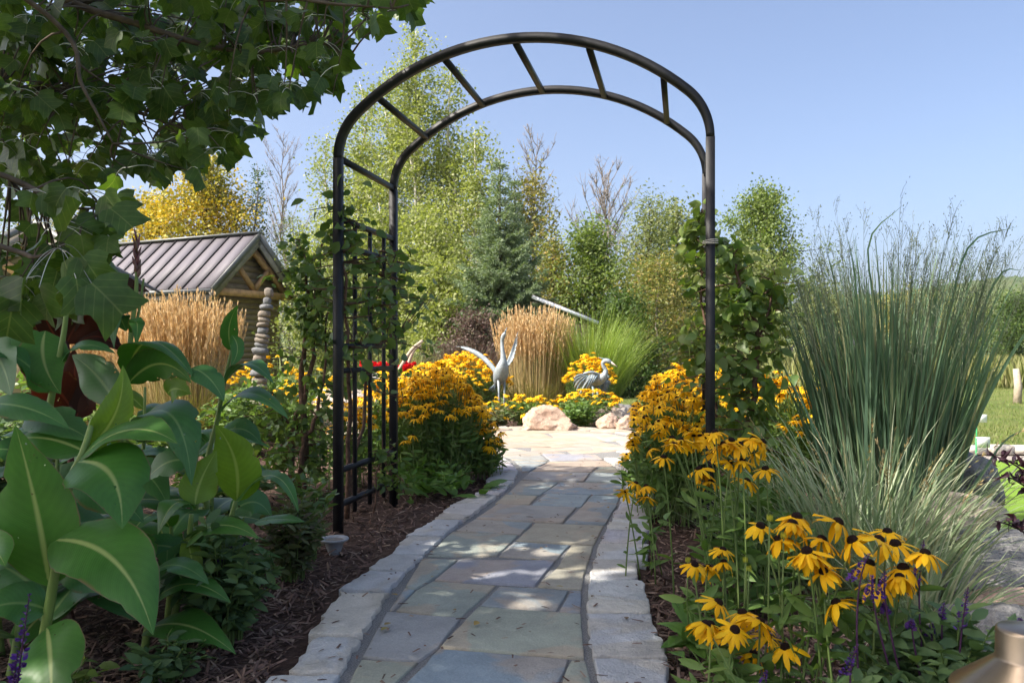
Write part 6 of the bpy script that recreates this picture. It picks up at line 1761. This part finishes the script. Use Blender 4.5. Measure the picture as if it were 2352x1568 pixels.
# ------------------------------------------------------------------ salvias and other leafy plants
M['salvia'] = leafmat('salvia_leaf', [(.075, .14, .06), (.11, .18, .07), (.06, .115, .045), (.14, .22, .065), (.09, .16, .075)], .25, rough=.55)
M['salvia2'] = leafmat('dusky_leaf', [(.10, .13, .055), (.14, .17, .07), (.13, .10, .06), (.085, .14, .055)], .25, rough=.55)
M['spike'] = leafmat('purple_bloom', [(.07, .025, .20), (.11, .04, .26), (.06, .02, .11), (.12, .05, .17)], .2, (1, .8, 1.2))
M['spikestem'] = plain('purple_stem', [(.06, .02, .06)], .6, .3, 30., .2)
OV4 = sized(OVAL, .42)
SAL = []
for k in range(2):
    b = MB(); V = OV4[0].copy(); V[:, 2] -= .15 * (k + .5) * V[:, 1] ** 2; b.add(V, OV4[1]); SAL.append((V, OV4[1]))
def bush(name, label, base, stemsn, r_, H, ls, mat, seed, spikes=(), cat='plant', per=22, spread=.5, indiv=0):
    rng = RNG(seed); base = np.asarray(base, float); t = thing(name, label, cat, base)
    st = MB(); lv = []; ld = []
    for k in range(stemsn):
        a_ = k * 2.4 + rng.normal(0, .3); rr = math.sqrt((k + .5) / stemsn); f0 = np.array([math.cos(a_), math.sin(a_), 0]) * r_ * rr * .35
        tip = np.array([math.cos(a_) * r_ * rr, math.sin(a_) * r_ * rr, H * (1 - .45 * rr * rr) * rng.uniform(.75, 1.08)])
        pp = bez([f0, f0 * .6 + np.array([0, 0, tip[2] * .6]) + tip * .1, tip], 8)
        st.add(*tube(pp, np.linspace(.0035, .0015, 8), 4, False))
        for j in range(per):
            f = .15 + .87 * (j // 2 + rng.random() * .3) / (per / 2); f = min(f, 1)
            q_ = np.array([np.interp(f, np.linspace(0, 1, 8), pp[:, m]) for m in range(3)])
            aa = j * 1.57 + (j // 2) * .3 + a_ + rng.normal(0, .3)
            lv.append(q_); ld.append([math.cos(aa), math.sin(aa), rng.uniform(-.25, .6) + .5 * (f > .9)])
    kind(st.build('stem', M['rstem'], t), 'stuff')
    lv = np.array(lv); ld = np.array(ld); n = len(lv)
    S = ls * rng.uniform(.55, 1.25, n); nr = rdir(rng, n, .5, 1)
    lv[:, 2] = np.maximum(lv[:, 2], .015)
    b = MB()
    for k in range(2):
        ii = np.arange(n) % 2 == k
        b.add(*scatter(SAL[k][0], SAL[k][1], lv[ii], frames(ld[ii], nr[ii]), S[ii]))
    kind(b.build('foliage', mat, t), 'stuff')
    for (p0, p1) in spikes:
        p0 = np.asarray(p0) - base; p1 = np.asarray(p1) - base
        foot = np.array([p0[0] * .6, p0[1] * .6, .1])
        pp = bez([foot, p0, p1], 10); sb = MB(); sb.add(*tube(pp, np.linspace(.003, .0012, 10), 5, False)); so = sb.build('flower_stalk', M['spikestem'], t)
        k = 80; f = rng.random(k) ** .8; q_ = p0 + (p1 - p0) * f[:, None]; an = rng.uniform(0, 6.28, k); wr = (.016 if seed == 806 else .010) * (1.05 - f) + .003
        dd = np.column_stack([np.cos(an), np.sin(an), rng.uniform(.1, .9, k)])
        fb = MB(); fb.add(*scatter(*sized(OVAL, .6), q_ + dd * wr[:, None] * .35, frames(dd, rdir(rng, k)), wr * .9)); fb.build('flower_spike', M['spike'], t)
    return t
bush('salvia_plant', 'leafy sage bush at the front of the left bed under the cannas', (-.90, 2.42, 0), 62, .19, .38, .055, M['salvia'], 801,
     [(P(495, 1300, 2.4), P(535, 1250, 2.4)), (P(560, 1290, 2.45), P(567, 1205, 2.45))], per=22)
bush('salvia_plant', 'small dusky sage bush close to the ground light', (-.86, 3.08, 0), 40, .14, .34, .05, M['salvia2'], 802, per=20)
bush('salvia_plant', 'upright leafy sage sprigs between the canna and the arch post', (-.88, 3.35, 0), 24, .14, .42, .055, M['vineleaf'], 803, per=16)
bush('salvia_plant', 'low sage seedling beside the front edging stones', (-.93, 2.12, 0), 16, .12, .12, .05, M['salvia'], 804, per=12)
bush('salvia_plant', 'low bright sage seedling under the front canna', (-1.12, 1.95, 0), 14, .12, .14, .05, M['vineleafr'], 805, per=12)
bush('salvia_plant', 'sage with a single purple flower spike at the bed corner', (-1.06, 1.62, 0), 8, .08, .20, .05, M['salvia'], 806, [(P(40, 1560, 1.6), P(68, 1362, 1.6)), (P(25, 1620, 1.6), P(40, 1500, 1.6))], per=12)
S2 = lambda x_, y_: (1975.3 + x_ * .3264, 1056.6 + y_ * .3264)       # spikes measured on an enlargement
def sp(x0, y0, x1, y1, Y): return (P(*S2(x0, y0), Y), P(*S2(x1, y1), Y))
bush('salvia_plant', 'purple flowering sage among the golden flowers and the bronze light', (1.0, 1.78, 0), 74, .26, .30, .06, M['salvia'], 807,
     [sp(700, 1200, 762, 890, 1.75), sp(55, 1000, 85, 810, 1.72), sp(140, 1000, 175, 780, 1.72), sp(370, 980, 450, 560, 1.8), sp(560, 1140, 590, 1010, 1.8), sp(490, 1250, 510, 1150, 1.8), sp(350, 1200, 365, 1120, 1.75), sp(1110, 1200, 1130, 1110, 1.9), sp(180, 1090, 170, 1000, 1.8)], per=20)
bush('salvia_plant', 'sage foliage below the front golden flowers', (.80, 1.70, 0), 34, .16, .20, .055, M['salvia'], 808,
     [(P(1935, 1560, 1.68), P(1970, 1480, 1.68)), (P(1745, 1600, 1.68), P(1760, 1540, 1.68)), (P(1950, 1340, 1.74), P(1998, 1270, 1.74))], per=18)
bush('salvia_plant', 'tall leafy stems between the arch post and the golden flowers', (.98, 3.1, 0), 36, .16, .42, .08, M['rleaf'], 809, per=16)
bush('salvia_plant', 'green leafy plant behind the big pink boulder', g0(1330, 9.0) + [0, 0, .02], 40, .25, .32, .07, M['rleaf'], 810, per=16)
bush('salvia_plant', 'loose weedy foliage at the feet of the crane sculpture', g0(1130, 9.15) + [0, 0, .02], 50, .38, .28, .06, M['salvia2'], 811, per=16)
bush('salvia_plant', 'loose green foliage between the crane and the pink boulder', g0(1215, 9.4) + [0, 0, .02], 50, .36, .30, .06, M['rleaf'], 812, per=16)
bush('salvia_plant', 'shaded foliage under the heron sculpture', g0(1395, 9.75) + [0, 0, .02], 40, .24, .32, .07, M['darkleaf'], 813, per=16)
bush('leafy_shrub', 'sunlit green foliage behind the stacked stones', g0(640, 8.3) + [0, 0, .02], 70, .45, .62, .08, M['vineleafr'], 814, per=24, cat='shrub')
bush('leafy_shrub', 'green foliage under the yellow flowers beside the climber', g0(560, 6.6) + [0, 0, .02], 60, .4, .62, .08, M['vineleaf'], 815, per=22, cat='shrub')
bush('leafy_shrub', 'low mixed foliage in front of the limestone ledge', g0(800, 5.9) + [0, 0, .02], 24, .2, .22, .06, M['vineleafr'], 816, per=14, cat='shrub')
bush('leafy_shrub', 'grey green low plants behind the red flowers', g0(985, 10.0) + [0, 0, .02], 60, .45, .45, .05, M['oliveleaf'], 817, per=18, cat='shrub')
bush('leafy_shrub', 'green foliage at the foot of the right vine', g0(1750, 3.6) + [0, 0, .02], 50, .28, .34, .06, M['vineleaf'], 818, per=18, cat='shrub')
# dark purple plant at the right edge
M['purp'] = leafmat('purple_leaf', [(.035, .012, .018), (.06, .02, .03), (.03, .018, .022), (.05, .03, .04)], .2, (1.6, .6, .6), .4, .4)
t = thing('purple_plant', 'dark purple leaved plant leaning in over the boulders', 'plant', (1.72, 2.2, 0)); rng = RNG(820); pb = np.array([1.72, 2.2, 0.])
for k, (x_, y_) in enumerate([(2278, 1045), (2300, 1090), (2335, 1065), (2285, 1195), (2320, 1200), (2348, 1100)]):
    e = P(x_, y_, 2.2); s0 = P(2440, y_ + 30, 2.2)
    b = MB(); b.add(*tube(bez([pb + [0, 0, 0], s0, e], 12) - pb, np.linspace(.005, .002, 12), 5)); b.build('stem', M['purp'], t)
    for j in range(12):
        f = rng.uniform(.55, 1); q_ = (1 - f) ** 2 * pb + 2 * f * (1 - f) * s0 + f * f * e
        V, F, A = cleaf([np.zeros(3), unit(rng.normal(0, 1, 3)) * .03 + [0, 0, .01], unit(rng.normal(0, 1, 3)) * .045], .015, rdir(rng, 1)[0], wave=.25, fold=.8, seed=k * 20 + j)
        b = MB(); b.add(V + q_ - pb, F, A); b.build('leaf', M['purp'], t, True)

bush('leafy_shrub', 'green foliage filling behind the bronze canna', g0(90, 5.6) + [0, 0, .02], 70, .55, .75, .09, M['vineleaf'], 821, per=22, cat='shrub')
bush('leafy_shrub', 'green foliage between the reed grass and the cannas', g0(330, 5.8) + [0, 0, .02], 60, .5, .45, .08, M['vineleaf'], 822, per=22, cat='shrub')
bush('leafy_shrub', 'low green foliage at the outer end of the left bed', g0(-40, 4.4) + [0, 0, .02], 60, .45, .6, .08, M['salvia'], 823, per=22, cat='shrub')
bush('leafy_shrub', 'low foliage behind the low canna shoot', g0(520, 4.3) + [0, 0, .02], 50, .35, .30, .07, M['vineleaf'], 824, per=18, cat='shrub')

# unopened buds among the near flowers
BUD = MB(); a_ = np.arange(12) * 6.283 / 12
for x_ in a_:
    V, F = petal_geo(.0, 4, .2); V = V * .45; c_, si = math.cos(x_), math.sin(x_)
    V = np.column_stack([V[:, 0], V[:, 2] * 1 + .22, V[:, 1]])
    BUD.add(np.column_stack([V[:, 0] * c_ - V[:, 1] * si, V[:, 0] * si + V[:, 1] * c_, V[:, 2]]), F)
bm_ = BUD.mesh('bud')
for k, (x_, y_, Y) in enumerate([(1768, 1195, 1.85), (1720, 1310, 2.2), (1712, 1290, 2.2), (1800, 1235, 1.85), (1580, 1290, 2.3), (1690, 1040, 2.6), (1905, 1330, 1.9)]):
    p_ = P(x_, y_, Y); t = thing('flower_bud', ['half open yellow bud above the front flowers', 'greenish bud beside the four short flowers', 'second greenish bud of the short flowers', 'yellow bud leaning left of the tall flowers', 'tiny bud by the basal leaves', 'bud in the leafy clump at the arch post', 'green bud under the tall flowers'][k], 'flower bud', (p_[0], p_[1], 0))
    b = MB(); b.add(*tube(np.array([[.01, .02, 0], [0, .01, p_[2] * .6], [0, 0, p_[2]]]), [.0028, .0022, .002], 5)); b.build('stem', M['rstem'], t)
    o = ob('bud', bm_, M['budg'], t); o.location = (0, 0, p_[2]); o.scale = (.032,) * 3

# ------------------------------------------------------------------ summer haze
b = MB(); b.add(*box((0, 320, 34), (1420, 780, 76)))
m_, nt, out = newmat('haze_air')
pv = nt.nodes.new('ShaderNodeVolumePrincipled')
pv.inputs['Color'].default_value = (.82, .88, .96, 1)
pv.inputs['Density'].default_value = .00022
nt.links.new(pv.outputs[0], out.inputs['Volume'])
o = kind(b.build('haze', m_), 'stuff')
tag(o, 'thin summer haze hanging over the garden and far hills', 'haze')
